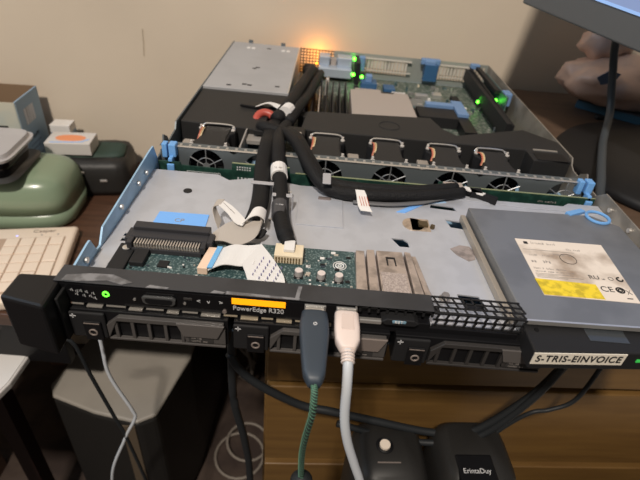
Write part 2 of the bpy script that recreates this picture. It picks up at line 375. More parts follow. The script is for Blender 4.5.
# spring tabs above the carriers
x = .006
i = 0
while x < .176:
    wd = .0075 + (i*37 % 5)*.0012
    link('spring_tab', bx(NB(), x, x+wd, -.0135 if i % 2 else -.0122, -.008, .0268-.0006*(i % 2), .0276-.0006*(i % 2)), mat('tab_metal', (.45,.42,.38), .35, .6) if x < .1 else mat('tab_metal_warm', (.62,.52,.38), .35, .6), srv); x += wd+.0022; i += 1
# ---- drive carriers
def carrier(x0, wd=.1015, split=.024, light=0):
    z0, z1, yf = .0028, .0255, -.0172
    c = link('drive_carrier', bx(NB(), x0, x0+wd, -.0150, .02, z0, z1), BLACK, srv, bevel=.0006)  # black body colour stands in for shade inside the shallow windows
    l = link('latch_block', bx(NB(), x0, x0+split-.001, -.0175, -.0150, z0, z1-.001), BLACK2, c, bevel=.001)
    bm = bx(NB(), x0+.003, x0+.0036, -.0178, -.0175, .0200, .0236); bx(bm, x0+.0014, x0+.0052, -.0178, -.0175, .0215, .0221); link('plus_mark', bm, LTXT, c)
    link('release_button', bx(NB(), x0+.009, x0+.0205, -.0190, -.0175, z0-.001, .0185), BLACK, c, bevel=.0012)
    link('button_bar', bx(NB(), x0+.0098, x0+.0198, -.0194, -.0190, .0170, .0176), CARRL, c)
    link('button_ring', torus(NB(), (x0+.0148, -.0192, .0095), (0,1,0), .0024, .0006, seg=20), CARRL, c)
    xa, xb = x0+split, x0+wd-.0015
    h = NB(); xm = xa+.048
    # trapezoid frame around four windows
    prism(h, [(xa,z0+.002),(xa+.007,z1-.0050),(xb-.001,z1-.0050),(xb-.001,z1-.0015),(xa+.008,z1-.0015),(xa,z1-.009)], yf-.0012, -.0150, 'y')
    bx(h, xa, xb, yf-.0008, -.0150, z0, z0+.0018)
    for k in range(5):
        xx = xa+.0045+k*.0106; prism(h, [(xx,z0+.0018),(xx+.0022,z0+.0018),(xx+.0022,z1-.0050),(xx,z1-.0050)], yf-.0004, -.0150, 'y')
    prism(h, [(xm+.002,z0+.003),(xb,z0+.003),(xb,z1-.006),(xm-.001,z1-.006)], yf-.0005, -.0150, 'y')
    link('handle_grille', h, mat('carrier_lit_grey', (.075,.069,.066), .42, .1) if x0 < .2 else CARR, c, bevel=.0004)  # lighter copy on the two left carriers, a highlight put into the colour
    link('handle_trim', prism(NB(), [(xm+.001,z0+.0095),(xb-.005,z0+.0095),(xb-.0002,z1-.0018),(xm-.003,z1-.0018)], yf-.0022, yf-.0005, 'y'), CARRL if light else mat('carrier_trim_dark', (.11,.10,.095), .42, .2), c, bevel=.0004)
    b = bx(NB(), xm+.004, xb-.008, yf-.0009, yf-.0004, z0+.0038, z0+.0088); lb = link('capacity_label', b, mat('dark_label', (.035,.033,.032), .5), c)
    for r in (0, 1): scribble('print', ('abc def', 'abcdefg hij')[r], .0024, TT(xm+.006, yf-.0010, z0+.0077-r*.0026) @ FRONT, GINK, c)
carrier(.0045); carrier(.1095, light=1); carrier(.2145)
# ---- ear and right ledge
bm = NB(); prism(bm, [(-.0255,-.0285),(.0030,-.0345),(.0015,-.0055),(-.0255,-.0065)], .0025, .0448)
ear = link('rack_ear', bm, BLACK, srv, bevel=.002)
link('ear_latch', bx(NB(), .0025, .0045, -.0225, -.010, .004, .040), BLACK2, srv, bevel=.0006)
LA = R(4.6); LM = Matrix.Translation((.2960, -.0310, 0)) @ Matrix.Rotation(LA, 4, 'Z')
def lbx(*a): q = bx(NB(), *a); q.transform(LM); return q
bm = NB(); prism(bm, [(.2960,-.0310),(.4340,-.0199),(.4340,.002),(.2960,.002)], .0215, .0372)
lg = link('front_ledge', bm, BLACK2, srv, bevel=.0012)
link('name_sticker', lbx(.0002, .0605, -.0006, 0, .0268, .0366), mat('cream_sticker', (.74,.68,.58), .5), lg)
text('lettering', 'S-TRIS-EINVOICE', .0079, LM @ TT(.0303, -.0008, .0318) @ FRONT, INK, lg, .0002, xs=.86, align='CENTER', bold=.00008, sp=1.12)
link('status_led', lbx(.0690, .0725, -.0005, 0, .0295, .0318), mat('dim_green_led', (.05,.5,.1), .4, emit=(.05,.8,.1), estr=.2), lg)
link('recess', bx(NB(), .336, .362, -.018, -.004, .0372, .0376), mat('clear_guide', (.04,.045,.05), .15), lg, bevel=.0003)
link('ledge_hole', cyl(NB(), (.3035,-.012,.0372), (.3035,-.012,.0376), .0016, seg=12), GLOSS, lg)

# ---- optical drive
odr = NB(); prism(odr, [(.296,-.008),(.4225,-.0055),(.4200,.118),(.4000,.132),(.2895,.127)], .0285, .0418)
od = link('optical_drive', odr, DRIVE, srv, bevel=.0008)
link('side_rail', prism(NB(), [(.2900,.0),(.2945,.0),(.2885,.126),(.2845,.126)], .0285, .0345), mat('rail_steel', (.42,.38,.33), .4, .5), od, bevel=.0005)
link('front_lip', prism(NB(), [(.296,-.0095),(.4225,-.0070),(.4225,-.0055),(.296,-.008)], .0392, .0424), SILVER, od)
link('mount_screw', cyl(NB(), (.3300,-.010,.0355), (.3300,-.0145,.0340), .0016, seg=8), mat('brass_screw', (.6,.45,.2), .3, .8), od)
link('finger_tab', torus(NB(), (.4045,.1275,.0430), (0,0,1), .0095, .0014, seg=24), BLUE, od)
link('finger_tab_arm', prism(NB(), [(.378,.133),(.395,.141),(.398,.137),(.381,.128)], .040, .0432), BLUE, od, bevel=.0005)
LZ = .0418
lab = link('drive_label', prism(NB(), [(.3175,.0175),(.3850,.0170),(.3885,.0855),(.3175,.0845)], LZ, LZ+.0003), DUST, od)
link('warning_label', prism(NB(), [(.3178,.0180),(.3605,.0180),(.3605,.0335),(.3168,.0350)], LZ+.0003, LZ+.0005), YEL, od)
for i in range(6):
    y = .0320-i*.0023
    b = NB(); bx(b, .3185, .3185+.008+(i*13 % 7)*.001, y-.0003, y+.0003, LZ+.0005, LZ+.0006); link('warning_print', b, mat('dark_yellow_print', (.45,.33,.02), .6), od) if False else b.free()
LT = lambda x, y: TT(x, y, LZ+.0004)
for s, sz, x, y, k in (('abcdefg hijkl', .0030, .3290, .0800, GINK), ('abcde  fghijkl', .0026, .3225, .0640, GINK), ('ab  cde', .0038, .3215, .0560, GINK), ('abcd ef ghijk', .0025, .3420, .0665, GINK),
                   ('abcde f ghijk lmnopqr', .0022, .3205, .0475, GINK), ('abcdefgh ijkl mn opq rstuvwx', .0020, .3205, .0440, GINK), ('RU', .0062, .3590, .0418, INK), ('us', .0026, .3685, .0408, INK),
                   ('CE', .0080, .3622, .0292, INK), ('abc defg', .0026, .3555, .0745, GINK)):
    (text if k is INK else scribble)('print', s, sz*(1 if k is INK else 1.3), LT(x, y), k, lab.parent, .00005)
def mark(bm): link('certification_mark', bm, INK, od)
mark(torus(NB(), (.3765,.0292,LZ+.0004), (0,0,1), .0027, .0006)); mark(torus(NB(), (.3765,.0292,LZ+.0004), (0,0,1), .0013, .0004))
mark(torus(NB(), (.3822,.0418,LZ+.0004), (0,0,1), .0021, .0006, a0=.6, a1=5.4)); mark(torus(NB(), (.3755,.0418,LZ+.0004), (0,0,1), .0018, .0002))
mark(torus(NB(), (.352,.062,LZ+.0004), (0,0,1), .0062, .0002)); mark(bx(NB(), .3775, .3815, .0205, .0212, LZ+.0003, LZ+.0006)); mark(bx(NB(), .3230,.3262,.0780,.0812, LZ+.0003, LZ+.0005))
mark(cyl(cyl(NB(), (.3805,.0300,LZ+.0004), (.3835,.0255,LZ+.0004), .0002, seg=5), (.3835,.0300,LZ+.0004), (.3805,.0255,LZ+.0004), .0002, seg=5))
for i in range(5): link('label_line', bx(NB(), .3195, .360-(i*7 % 5)*.006, .0705 if i == 0 else .0425-i*.0014, .0708 if i == 0 else .0428-i*.0014, LZ+.0003, LZ+.0005), GINK, od)

# ---- circuit board at the front
bd = link('front_circuit_board', bx(NB(), .0285, .1890, .0060, .0625, .0295, .0310), PCBT, srv)
ZB = .0310
link('bracket', bx(NB(), .0165, .0285, .010, .047, ZP, .0335), BLACK2, srv, bevel=.0008)
bm = NB(); cyl(bm, (.0228,.041,.0335), (.0228,.041,.0345), .0030, seg=16); link('bracket_screw', bm, SILVER, srv, bevel=.0003)
link('bracket_light', bx(NB(), .0165, .0250, .0125, .0150, .0335, .0339), mat('green_glow_strip', (.08,.55,.05), .4, emit=(.1,1,.05), estr=.35), srv)  # small green strip that glows faintly
# large slot connector
bm = bx(NB(), .0225, .0785, .0520, .0600, ZB, .0400); bx(bm, .0225, .0785, .0600, .0680, ZB, .0425); bx(bm, .0225, .0262, .0440, .0520, ZB, .0400); bx(bm, .0748, .0785, .0440, .0520, ZB, .0400); bx(bm, .0225, .0785, .0440, .0455, ZB, .0350); bx(bm, .0785, .0825, .0500, .0620, ZB, .0405); bx(bm, .0190, .0225, .0500, .0640, ZB, .0390)
bmesh.ops.translate(bm, verts=bm.verts, vec=(.001,-.0045,0)); link('slot_connector', bm, mat('connector_black', (.032,.032,.036), .4), bd, bevel=.0006)
bm = NB()
for i in range(24):
    x = .0272+i*.00198; bx(bm, x, x+.0009, .0455, .0520, .0330, .0385); bx(bm, x+.0004, x+.0013, .0455, .0500, .0345, .0352)
bmesh.ops.translate(bm, verts=bm.verts, vec=(.001,-.0045,0)); link('contact_pins', bm, mat('pin_metal', (.62,.58,.54), .3, .7), bd)
link('riser_bracket', bx(NB(), .0300, .0400, .0240, .0400, ZB, .0350), BLACK2, bd, bevel=.0006)
link('ribbon_connector', prism(NB(), [(.0780,.0215),(.0850,.0215),(.0875,.0460),(.0812,.0460)], ZB, .0370), PEACH, bd, bevel=.0005)
bm = bx(NB(), .1290, .1500, .0410, .0560, ZB, .0385); pc = link('power_connector', bm, CREAM, bd, bevel=.0006)
bx(bm := NB(), .1355, .1435, .0450, .0570, .0385, .0415); link('connector_latch', bm, WHITE, bd, bevel=.0006)
bm = NB()
for i in range(9):
    for r in (0, 1): bx(bm, .1302+i*.0021, .1312+i*.0021, .0402, .0412, .0325+r*.0028, .0342+r*.0028)
link('connector_pins', bm, mat('pin_brown', (.16,.11,.05), .5), bd)
for x, y in ((.1480,.0285), (.1640,.0275), (.1765,.0270)):
    c = link('capacitor', cyl(cyl(NB(), (x,y,ZB), (x,y,ZB+.0055), .0029, seg=20), (x,y,ZB), (x,y,ZB+.001), .0034, seg=20), mat('capacitor_metal', (.55,.50,.48), .35, .4), bd)
    link('capacitor_top', cyl(NB(), (x,y,ZB+.0055), (x,y,ZB+.0058), .0027, seg=20), mat('capacitor_cap', (.75,.68,.66), .35, .3), bd)
    link('capacitor_base', bx(NB(), x-.0032, x+.0032, y-.0032, y+.0032, ZB, ZB+.0012), BLACK2, bd)
bm = torus(NB(), (.1775,.0440,ZB+.0001), (0,0,1), .0048, .0003); torus(bm, (.1775,.0440,ZB+.0001), (0,0,1), .0030, .0005); torus(bm, (.1775,.0440,ZB+.0001), (0,0,1), .0012, .0004); link('printed_logo', bm, WHITE, bd)
rn = random.Random(3)
for (xa, xb, ya, yb, n) in ((.030,.078,.008,.040,26), (.152,.186,.008,.058,34)):
    for i in range(n):
        x, y = rn.uniform(xa, xb), rn.uniform(ya, yb); s = rn.choice((.0008,.0011,.0022)); bmx = bx(NB(), x, x+s*1.5, y, y+s, ZB, ZB+.0007)
        link('chip', bmx, rn.choice((BLACK2, WHITE, SILVER, SLATE)), bd)
link('chip', bx(NB(), .0490, .0560, .0250, .0320, ZB, ZB+.0012), BLACK2, bd)
# white ribbon from the beige connector folding forward
rb = link('white_ribbon_cable', ribbon(ribbon(NB(), [((.0855,.0215,.0350),(.0885,.0455,.0350)), ((.0960,.0230,.0400),(.0990,.0470,.0395)), ((.1080,.0235,.0395),(.1100,.0470,.0400)), ((.1170,.0225,.0430),(.1190,.0455,.0430))]),
     [((.1090,.0215,.0435),(.1190,.0460,.0435)), ((.1130,.0130,.0420),(.1290,.0320,.0420)), ((.1160,.0055,.0400),(.1380,.0165,.0400)), ((.1180,.0035,.0385),(.1400,.0070,.0385))]), WRIB, srv)
link('ribbon_end', prism(NB(), [(.0850,.0215),(.0885,.0215),(.0912,.0460),(.0875,.0460)], .0372, .0382), mat('blue_ribbon_end', (.16,.42,.72), .5), rb)
bm = NB()
for r in range(4):
    for k in range(6):
        t = k/6; x, y = .1225+r*.0045+t*(-.006)+.0, .0300-r*.0030-t*.020
        if y > .006: bx(bm, x, x+.0005, y-.0008, y+.0008, .0431-.00012*(k*1.5+4)+.0000, .0440-.00012*(k*2)) 
link('printed_dashes', bm, mat('violet_ink', (.16,.14,.3), .6), rb)
# metal cage beside the board
cg = NB()
prism(cg, [(.1895,.0600),(.1960,.0600),(.1965,.0150),(.1885,.0150)], ZP, .0350)
prism(cg, [(.1975,.0600),(.2035,.0605),(.2045,.0135),(.1975,.0135)], ZP, .0365)
prism(cg, [(.2050,.0605),(.2250,.0610),(.2270,.0130),(.2060,.0130)], ZP, .0360)
prism(cg, [(.2265,.0610),(.2310,.0600),(.2350,.0130),(.2285,.0130)], ZP, .0368)
prism(cg, [(.2320,.0590),(.2355,.0590),(.2410,.0150),(.2365,.0150)], ZP, .0345)
cgo = link('metal_card_cage', cg, NICKEL, srv, bevel=.0005)
link('cage_notch', prism(NB(), [(.2115,.0530),(.2185,.0530),(.2190,.0430),(.2180,.0430),(.2175,.0510),(.2128,.0510),(.2130,.0430),(.2120,.0430)], .0360, .0363), BLACK2, cgo)
link('cage_dust', prism(NB(), [(.2065,.0350),(.2245,.0350),(.2255,.0140),(.2072,.0140)], .0360, .0362), mat('dusty_patch', (.30,.25,.23), .6, col2=(.45,.38,.34), nscale=900), cgo)
bm = cyl(cyl(NB(), (.2515,.0190,ZP), (.2515,.0190,ZP+.0060), .0028, seg=6), (.2515,.0190,ZP), (.2515,.0190,ZP+.002), .0042, seg=16); link('mount_screw', bm, mat('screw_grey', (.35,.33,.32), .35, .7), srv)
link('mount_tab', bx(NB(), .2430, .2620, .0110, .0260, ZP, ZP+.0012), STEEL, srv, bevel=.0003)

# ---- backplane and fan bracket
bp = NB(); prism(bp, [(.0030,.002),(.4300,.002),(.4300,.0335),(.3000,.0325),(.2980,.0370),(.2740,.0370),(.2735,.0320),(.1750,.0315),(.1300,.0310),(.1290,.0370),(.0740,.0370),(.0735,.0295),(.0250,.0300),(.0240,.0330),(.0030,.0330)], .1790, .1806, 'y')
bpo = link('backplane_board', bp, PCB, srv)
link('board_edge', bx(NB(), .135, .2735, .1790, .1806, .0318, .0323), mat('board_edge', (.25,.28,.16), .6), bpo); link('board_edge', bx(NB(), .300, .430, .1790, .1806, .0332, .0337), MATS['board_edge'], bpo); link('board_edge', bx(NB(), .074, .129, .1790, .1806, .0370, .0375), MATS['board_edge'], bpo)
bm = NB()
for r in range(2):
    for i in range(6): bx(bm, .0785+i*.0024, .0797+i*.0024, .1784, .1790, .0305+r*.0026, .0316+r*.0026)
for i in range(4): bx(bm, .0790+i*.0034, .0805+i*.0034, .1782, .1790, .0205, .0225)
link('pin_header', bm, LTXT, bpo)
scribble('lettering', 'abcd efghijkl', .0035, TT(.375, .1788, .0260) @ FRONT, GINK, bpo)
bm = NB()
for xx in (.030,.045,.062): bx(bm, xx, xx+.0006, .1787, .1790, .017, .0245)
bx(bm, .030, .062, .1787, .1790, .0245, .0249); link('silkscreen', bm, LTXT, bpo)
hx = bx(NB(), .2775, .2960, .1700, .1790, .0285, .0385); ho_ = link('backplane_connector', hx, mat('connector_pale', (.42,.36,.32), .4, .2), bpo, bevel=.0008)
bm = bx(NB(), .3040, .3160, .168, .1790, .022, .0345); link('backplane_connector', bm, BLACK, bpo, bevel=.0006)
def ring_cell(bm, x0, x1, z0, z1, cx, cz, r, y0, y1, n=32):
    A_, B_ = [], []
    for k in range(n):
        a = 2*math.pi*(k+.5)/n; c, s = math.cos(a), math.sin(a)
        t = min(((x1-cx)/c if c > 0 else (x0-cx)/c) if abs(c) > 1e-6 else 9, ((z1-cz)/s if s > 0 else (z0-cz)/s) if abs(s) > 1e-6 else 9)
        A_.append((cx+c*r, cz+s*r)); B_.append((cx+c*t, cz+s*t))
    for y in (y0, y1):
        va = [bm.verts.new((x, y, z)) for x, z in A_]; vb = [bm.verts.new((x, y, z)) for x, z in B_]
        for k in range(n): bm.faces.new((va[k], va[(k+1) % n], vb[(k+1) % n], vb[k]))
        if y == y0: keep = va
        else:
            for k in range(n): bm.faces.new((keep[k], keep[(k+1) % n], va[(k+1) % n], va[k]))
FX = [.0460, .1000, .1635, .2280, .2900, .3430, .4050]
bm = NB(); edges_ = [.0016] + [(a+b)/2 for a, b in zip(FX, FX[1:])] + [W-.0016]
for i, fx in enumerate(FX): ring_cell(bm, edges_[i], edges_[i+1], .002, .0425, fx, .0245, .0175, .1925, .1940)
bx(bm, .0016, W-.0016, .1925, .2020, .0425, .0430)
br = link('fan_bracket', bm, BRK, srv)
link('bracket_edge', bx(NB(), .0120, W-.012, .1915, .1945, .0428, .0435), SILVER, br, bevel=.0003)
bm = NB()
for i in range(46): bx(bm, .020+i*.009, .0225+i*.009, .1950, .1985, .0430, .0436)
link('bracket_notches', bm, mat('notch_metal', (.45,.44,.42), .4, .5), br)
for fx in FX:
    bm = NB(); cyl(bm, (fx, .1915, .0245), (fx, .1925, .0245), .0036, seg=14)
    for a in (0, 60, 120, 180, 240, 300):
        if fx > .3 or a % 60 == 0: cyl(bm, (fx, .1920, .0245), (fx+math.cos(R(a+30))*.0180, .1920, .0245+math.sin(R(a+30))*.0180), .0006, seg=6)
    torus(bm, (fx, .1920, .0245), (0,1,0), .0090, .0005, seg=20, s2=5)
    link('fan_guard', bm, mat('guard_wire', (.30,.31,.32), .4, .6), br)
for x in (.0105, .4200):
    bm = bx(NB(), x-.0060, x-.0010, .188, .196, .032, .0465); bx(bm, x+.0010, x+.0080, .186, .196, .034, .0470); bx(bm, x+.0010, x+.0080, .177, .181, .0240, .0310); bx(bm, x+.002, x+.006, .179, .188, .029, .036)
    link('blue_latch', bm, BLUE, br, bevel=.0009)
# ---- fans
RUB = mat('grey_rubber_pin', (.50,.47,.44), .5)
WIRE = [mat('wire_red', (.45,.12,.08), .5), mat('wire_orange', (.65,.35,.18), .5), mat('wire_yellow', (.6,.5,.3), .5)]
def fan(x):
    t = NB()
    prism(t, [(x-.0195,.205),(x+.0195,.205),(x+.0195,.215),(x+.0150,.222),(x+.0150,.238),(x+.0195,.244),(x+.0195,.255),(x-.0195,.255),(x-.0195,.244),(x-.0150,.238),(x-.0150,.222),(x-.0195,.215)], .002, .0395)
    f = link('cooling_fan', t, BLACK2, srv, bevel=.0014)
    link('fan_top', prism(NB(), [(x-.0165,.2065),(x+.0150,.2065),(x+.0130,.228),(x+.0140,.2535),(x-.0120,.2535),(x-.0125,.228)], .0395, .0410), SHROUD, f, bevel=.0008)
    link('fan_handle', tube(NB(), [(x-.017,.253,.037),(x-.015,.256,.0415),(x-.008,.2565,.0425),(x+.010,.2565,.0425),(x+.016,.256,.0410),(x+.018,.253,.037)], .0009, seg=8), SILVER, f)
    for dx, dy in ((-.0175,.208),(.0165,.208),(-.0170,.249),(.0170,.249)):
        link('rubber_pin', cyl(cyl(NB(), (x+dx,dy,.0395), (x+dx,dy,.0435), .0014, seg=10), (x+dx,dy-.002,.0400), (x+dx,dy-.002,.0412), .0022, seg=10), RUB, f)
    for k in range(3):
        link('fan_wire', tube(NB(), [(x-.0165+k*.0014,.250,.040),(x-.0150+k*.0014,.240,.0435),(x-.0150+k*.0012,.230,.0415),(x-.0165+k*.001,.226,.036)], .0006, seg=5), WIRE[k], f)
    bm = cyl(NB(), (x,.2035,.0215), (x,.2050,.0215), .0085, seg=18)
    for k in range(7):
        a = k*2*math.pi/7; c, s = math.cos(a), math.sin(a); c2, s2 = math.cos(a+.5), math.sin(a+.5)
        vs_ = [bm.verts.new(p) for p in ((x+c*.008,.2032,.0215+s*.008), (x+c*.018,.2028,.0215+s*.018), (x+c2*.018,.2048,.0215+s2*.018), (x+c2*.008,.2048,.0215+s2*.008))]
        bm.faces.new(vs_)
    link('fan_blades', bm, GLOSS, f)
for fx in (FX[0], FX[2], FX[3], FX[4], FX[5]): fan(fx)
link('divider_plate', bx(NB(), .0755, .0770, .205, .262, .002, .040), mat('divider_grey', (.33,.31,.29), .5, .2), srv)
link('divider_plate', bx(NB(), .1325, .1345, .202, .262, .002, .041), MATS['divider_grey'], srv)
link('divider_plate', bx(NB(), .0775, .0930, .240, .258, .030, .034), MATS['divider_grey'], srv)
for x in (.012, .187, .262):
    link('floor_bracket', bx(NB(), x, x+.012, .212, .240, .003, .030), mat('bracket_pale', (.36,.32,.28), .5, .2), srv, bevel=.001)
# ---- black air shroud
sh = NB(); prism(sh, [(.134,.262),(.385,.262),(.385,.236),(.4270,.240),(.4325,.262),(.4325,.292),(.400,.322),(.312,.285),(.298,.302),(.289,.333),(.139,.318)], .0048, .0430)
so = link('air_shroud', sh, SHROUD, srv, bevel=.001)
link('shroud_ring', torus(NB(), (.235,.295,.0430), (0,0,1), .012, .0006), BLACK2, so)
link('shroud_recess', bx(NB(), .390, .424, .2375, .256, .0430, .0436), BLACK, so, bevel=.0006)
bm = bx(NB(), .393, .420, .262, .2645, .0430, .0440); link('shroud_clip', bm, SILVER, so)
sh = NB(); prism(sh, [(.0030,.262),(.0920,.256),(.0950,.300),(.112,.345),(.1130,.3705),(.0030,.3705)], .003, .0405)
link('air_shroud', sh, SHROUD, srv, bevel=.001)
link('shroud_wedge', prism(NB(), [(.058,.318),(.111,.350),(.112,.325),(.085,.312)], .0405, .0440), BLACK, srv, bevel=.001)
# ---- power supply
ps = link('power_supply', bx(NB(), .0020, .1120, .3720, .6030, .003, .0432), PSU, srv, bevel=.0006)
bm = NB()
for x, y in ((.052,.462),(.056,.468),(.049,.390),(.056,.388),(.030,.382),(.092,.392),(.060,.575)): bx(bm, x, x+.006, y, y+.004, .0432, .0435)
link('lid_slots', bm, BLACK2, ps)
for x in (.028,.036,.084,.092): link('lid_tab', bx(NB(), x, x+.005, .568, .576, .0432, .0438), WHITE, ps)
for x in (.026, .080): link('rear_tab', bx(NB(), x, x+.007, .6030, .6060, .043, .0475), BRK, ps)
link('supply_edge', bx(NB(), .1105, .1120, .3720, .6030, .0432, .0440), SILVER, ps)
# ---- rear panel
bm = NB(); XR0, XR1 = .1125, .1700
for i in range(12): bx(bm, XR0+i*.0052, XR0+i*.0052+.0017, .6062, .6070, .002, ZT)
for k in range(9): bx(bm, XR0, XR1, .6062, .6070, .002+k*.0048, .0036+k*.0048)
link('rear_vent', bm, mat('vent_dark', (.03,.03,.03), .6), srv); bm = NB()
bx(bm, .170, .210, .6045, .607, .002, ZT)
for xa in (.2175, .3500):
    bx(bm, xa-.0075, xa+.0785, .6050, .607, .002, .012); bx(bm, xa-.0075, xa+.0785, .6050, .607, .038, ZT)
    for i in range(17): bx(bm, xa-.0060+i*.0050, xa-.0060+i*.0050+.0016, .6050, .607, .012, .038)
bx(bm, .296, .342, .6050, .607, .002, ZT); bx(bm, .4285, .4325, .6050, .607, .002, ZT)
link('rear_panel', bm, mat('rear_steel', (.34,.36,.33), .45, .4), srv)
for xa, xb in ((.222,.300), (.352,.404)):
    bm = NB()
    n = int((xb-xa)/.0058)
    for i in range(n): bx(bm, xa+i*.0058, xa+i*.0058+.0036, .6000, .6030, .022, .037)
    bx(bm, xa-.003, xb+.002, .598, .6005, .018, .0195); bx(bm, xa-.003, xb+.002, .598, .6040, .0365, .038)
    link('slot_cover', bm, mat('pale_slot_metal', (.62,.58,.52), .45, .2), srv)
bm = bx(NB(), .146, .200, .560, .600, .012, .026); bx(bm, .146, .163, .575, .600, .026, .040); bx(bm, .176, .200, .575, .600, .026, .040); bx(bm, .163, .176, .590, .600, .026, .034)
link('port_block', bm, mat('port_block_metal', (.46,.52,.60), .35, .4), srv, bevel=.0008)
bm = bx(NB(), .165, .174, .580, .590, .024, .036); link('port_block_gap', bm, TAUPE, srv)
# ---- motherboard and what stands on it
mb = link('motherboard', bx(NB(), .1150, .4300, .2650, .5980, .0030, .0046), MB, srv)
for (xa, xb, ya, yb, z, m) in ((.225,.285,.470,.500,.016,BLACK2), (.215,.240,.520,.545,.020,BLUED), (.252,.270,.520,.545,.014,BLUED), (.206,.245,.500,.520,.012,TAUPE), (.283,.310,.470,.500,.010,mat('chip_grey',(.18,.18,.17),.4)),
        (.305,.345,.440,.452,.024,DUSTB), (.346,.362,.415,.470,.022,DUSTB), (.290,.345,.400,.438,.020,BLACK2), (.345,.362,.360,.414,.018,BLACK), (.285,.300,.425,.440,.016,BLACK2),
        (.330,.345,.520,.535,.012,SILVER), (.300,.320,.505,.516,.014,SILVER), (.262,.284,.500,.507,.015,WHITE), (.322,.336,.470,.480,.010,BLACK2), (.360,.372,.500,.530,.010,BLACK2)):
    link('board_component', bx(NB(), xa, xb, ya, yb, .0046, z), m, mb, bevel=.0006)
rn = random.Random(11)
for i in range(75):
    x, y = rn.uniform(.285,.425), rn.uniform(.345,.595)
    if i % 3 == 0: x, y = rn.uniform(.205,.30), rn.uniform(.47,.59)
    s = rn.uniform(.0015,.005); h = rn.uniform(.002,.007)
    link('board_component', bx(NB(), x, x+s*rn.uniform(.8,2), y, y+s, .0046, .0046+h), rn.choice((SILVER, WHITE, BLACK2, CREAM, MATS['chip_grey'], PCBT)), mb)
for x, y, z in ((.2045,.590,.037), (.2030,.560,.020), (.2180,.565,.016)):
    l = NB(); bmesh.ops.create_icosphere(l, subdivisions=2, radius=.0030, matrix=TT(x,y,z)); link('status_led', l, GLEDB, mb)
l = NB(); bmesh.ops.create_icosphere(l, subdivisions=2, radius=.0024, matrix=TT(.3930,.488,.0180)); link('status_led', l, GLEDB, mb)
for x, y, z0, z1 in ((.212,.594,.02,.043), (.222,.540,.005,.030), (.322,.597,.02,.046), (.330,.597,.02,.046)):
    link('blue_retainer', bx(NB(), x, x+.010, y-.012, y, z0, z1), mat('dusty_blue', (.18,.30,.52), .5), mb, bevel=.0015)
link('blue_retainer', bx(NB(), .316, .348, .590, .600, .038, .0475), MATS['dusty_blue'], mb, bevel=.0015); link('slot_gap', bx(NB(), .322, .344, .582, .592, .014, .040), BLUED, mb)
bm = bx(NB(), .206, .213, .555, .600, .005, .040); link('small_riser', bm, BLACK2, mb)
# diagonal riser card
bm = NB(); prism(bm, [(.352,.006),(.600,.006),(.600,.040),(.352,.036)], .4000, .4022, 'x'); bx(bm, .3935, .4000, .356, .598, .018, .036); rc = link('riser_card', bm, BLACK2, srv)
bm = NB(); prism(bm, [(.440,.010),(.560,.010),(.560,.043),(.440,.043)], .4165, .4185, 'x'); rc2 = link('expansion_card', bm, PCBT, srv)
bx(bm := NB(), .4080, .4150, .470, .600, .0380, .0430); link('card_bracket', bm, BLACK2, rc2)
l = NB(); bmesh.ops.create_icosphere(l, subdivisions=2, radius=.0028, matrix=TT(.4120,.470,.0280)); link('status_led', l, GLEDB, rc2)
link('card_latch', bx(NB(), .4170,.4280,.452,.470,.026,.045), MATS['dusty_blue'], rc2, bevel=.0015)
link('card_latch', bx(NB(), .4000,.4150,.590,.600,.038,.046), MATS['dusty_blue'], rc2, bevel=.0012)
# heat sink cover
hs = prism(NB(), [(.1940,.3400),(.2080,.3400),(.2080,.348),(.2230,.348),(.2230,.3400),(.2530,.3420),(.2530,.350),(.2680,.350),(.2680,.3430),(.2780,.3440),(.2760,.4420),(.2560,.4420),(.2560,.4360),(.2380,.4360),(.2380,.4480),(.2140,.4480),(.2140,.4420),(.1940,.4420)], .006, .0345)
link('heat_sink_cover', hs, TAUPE, srv, bevel=.001)
# memory modules
for i, x in enumerate((.1330,.1420,.1510,.1600,.1690,.1780,.1870)):
    m_ = link('memory_module', bx(NB(), x, x+.0016, .335, .470, .008, .0340), BLACK2, srv)
    link('memory_slot', bx(NB(), x-.002, x+.0036, .333, .474, .0046, .012), BLACK, m_)
    if i < 4:
        link('slot_latch', bx(NB(), x-.001, x+.0035, .470, .480, .008, .036), (WHITE, RUB)[i % 2], m_, bevel=.001)
    if i in (0, 2): link('module_edge', bx(NB(), x, x+.0012, .336, .470, .0340, .0348), SILVER, m_)
link('slot_latch', bx(NB(), .1265,.1300,.455,.470,.030,.038), BLUE, srv, bevel=.001)
link('memory_guard', bx(NB(), .128, .192, .318, .334, .020, .036), SHROUD, srv, bevel=.001)

# ---- internal cables
def cable(name, pts, r, m=FABR, flat=1.0, seg=12): return link(name, tube(NB(), pts, r, seg=seg, flat=flat), m, srv, smooth=True)
cable('power_cable', [(.118,.275,.040),(.113,.235,.044),(.116,.200,.047),(.1195,.170,.041),(.126,.125,.037),(.129,.095,.037),(.134,.070,.0385),(.139,.056,.038)], lambda t: .0068-.0012*(t > .9))
cable('power_cable', [(.104,.280,.040),(.103,.235,.043),(.104,.205,.047),(.104,.175,.0405),(.108,.130,.036),(.109,.105,.036),(.107,.085,.034)], .0075, flat=.6)
cable('signal_cable', [(.100,.272,.036),(.092,.262,.042),(.098,.255,.044),(.112,.250,.043),(.124,.235,.046),(.136,.205,.049),(.150,.168,.044),(.166,.148,.037),(.196,.143,.036),(.232,.148,.035),(.266,.156,.0345),(.296,.168,.034)], lambda t: .0072-.002*t)
cable('signal_cable', [(.125,.262,.038),(.135,.225,.0475),(.148,.185,.046),(.165,.160,.038),(.20,.153,.037),(.250,.160,.036),(.290,.172,.036)], .0052)
cable('signal_cable', [(.19,.138,.031),(.222,.1385,.031),(.250,.146,.031),(.275,.157,.032)], .0028, flat=.5, m=mat('grey_cable', (.12,.12,.125), .5))
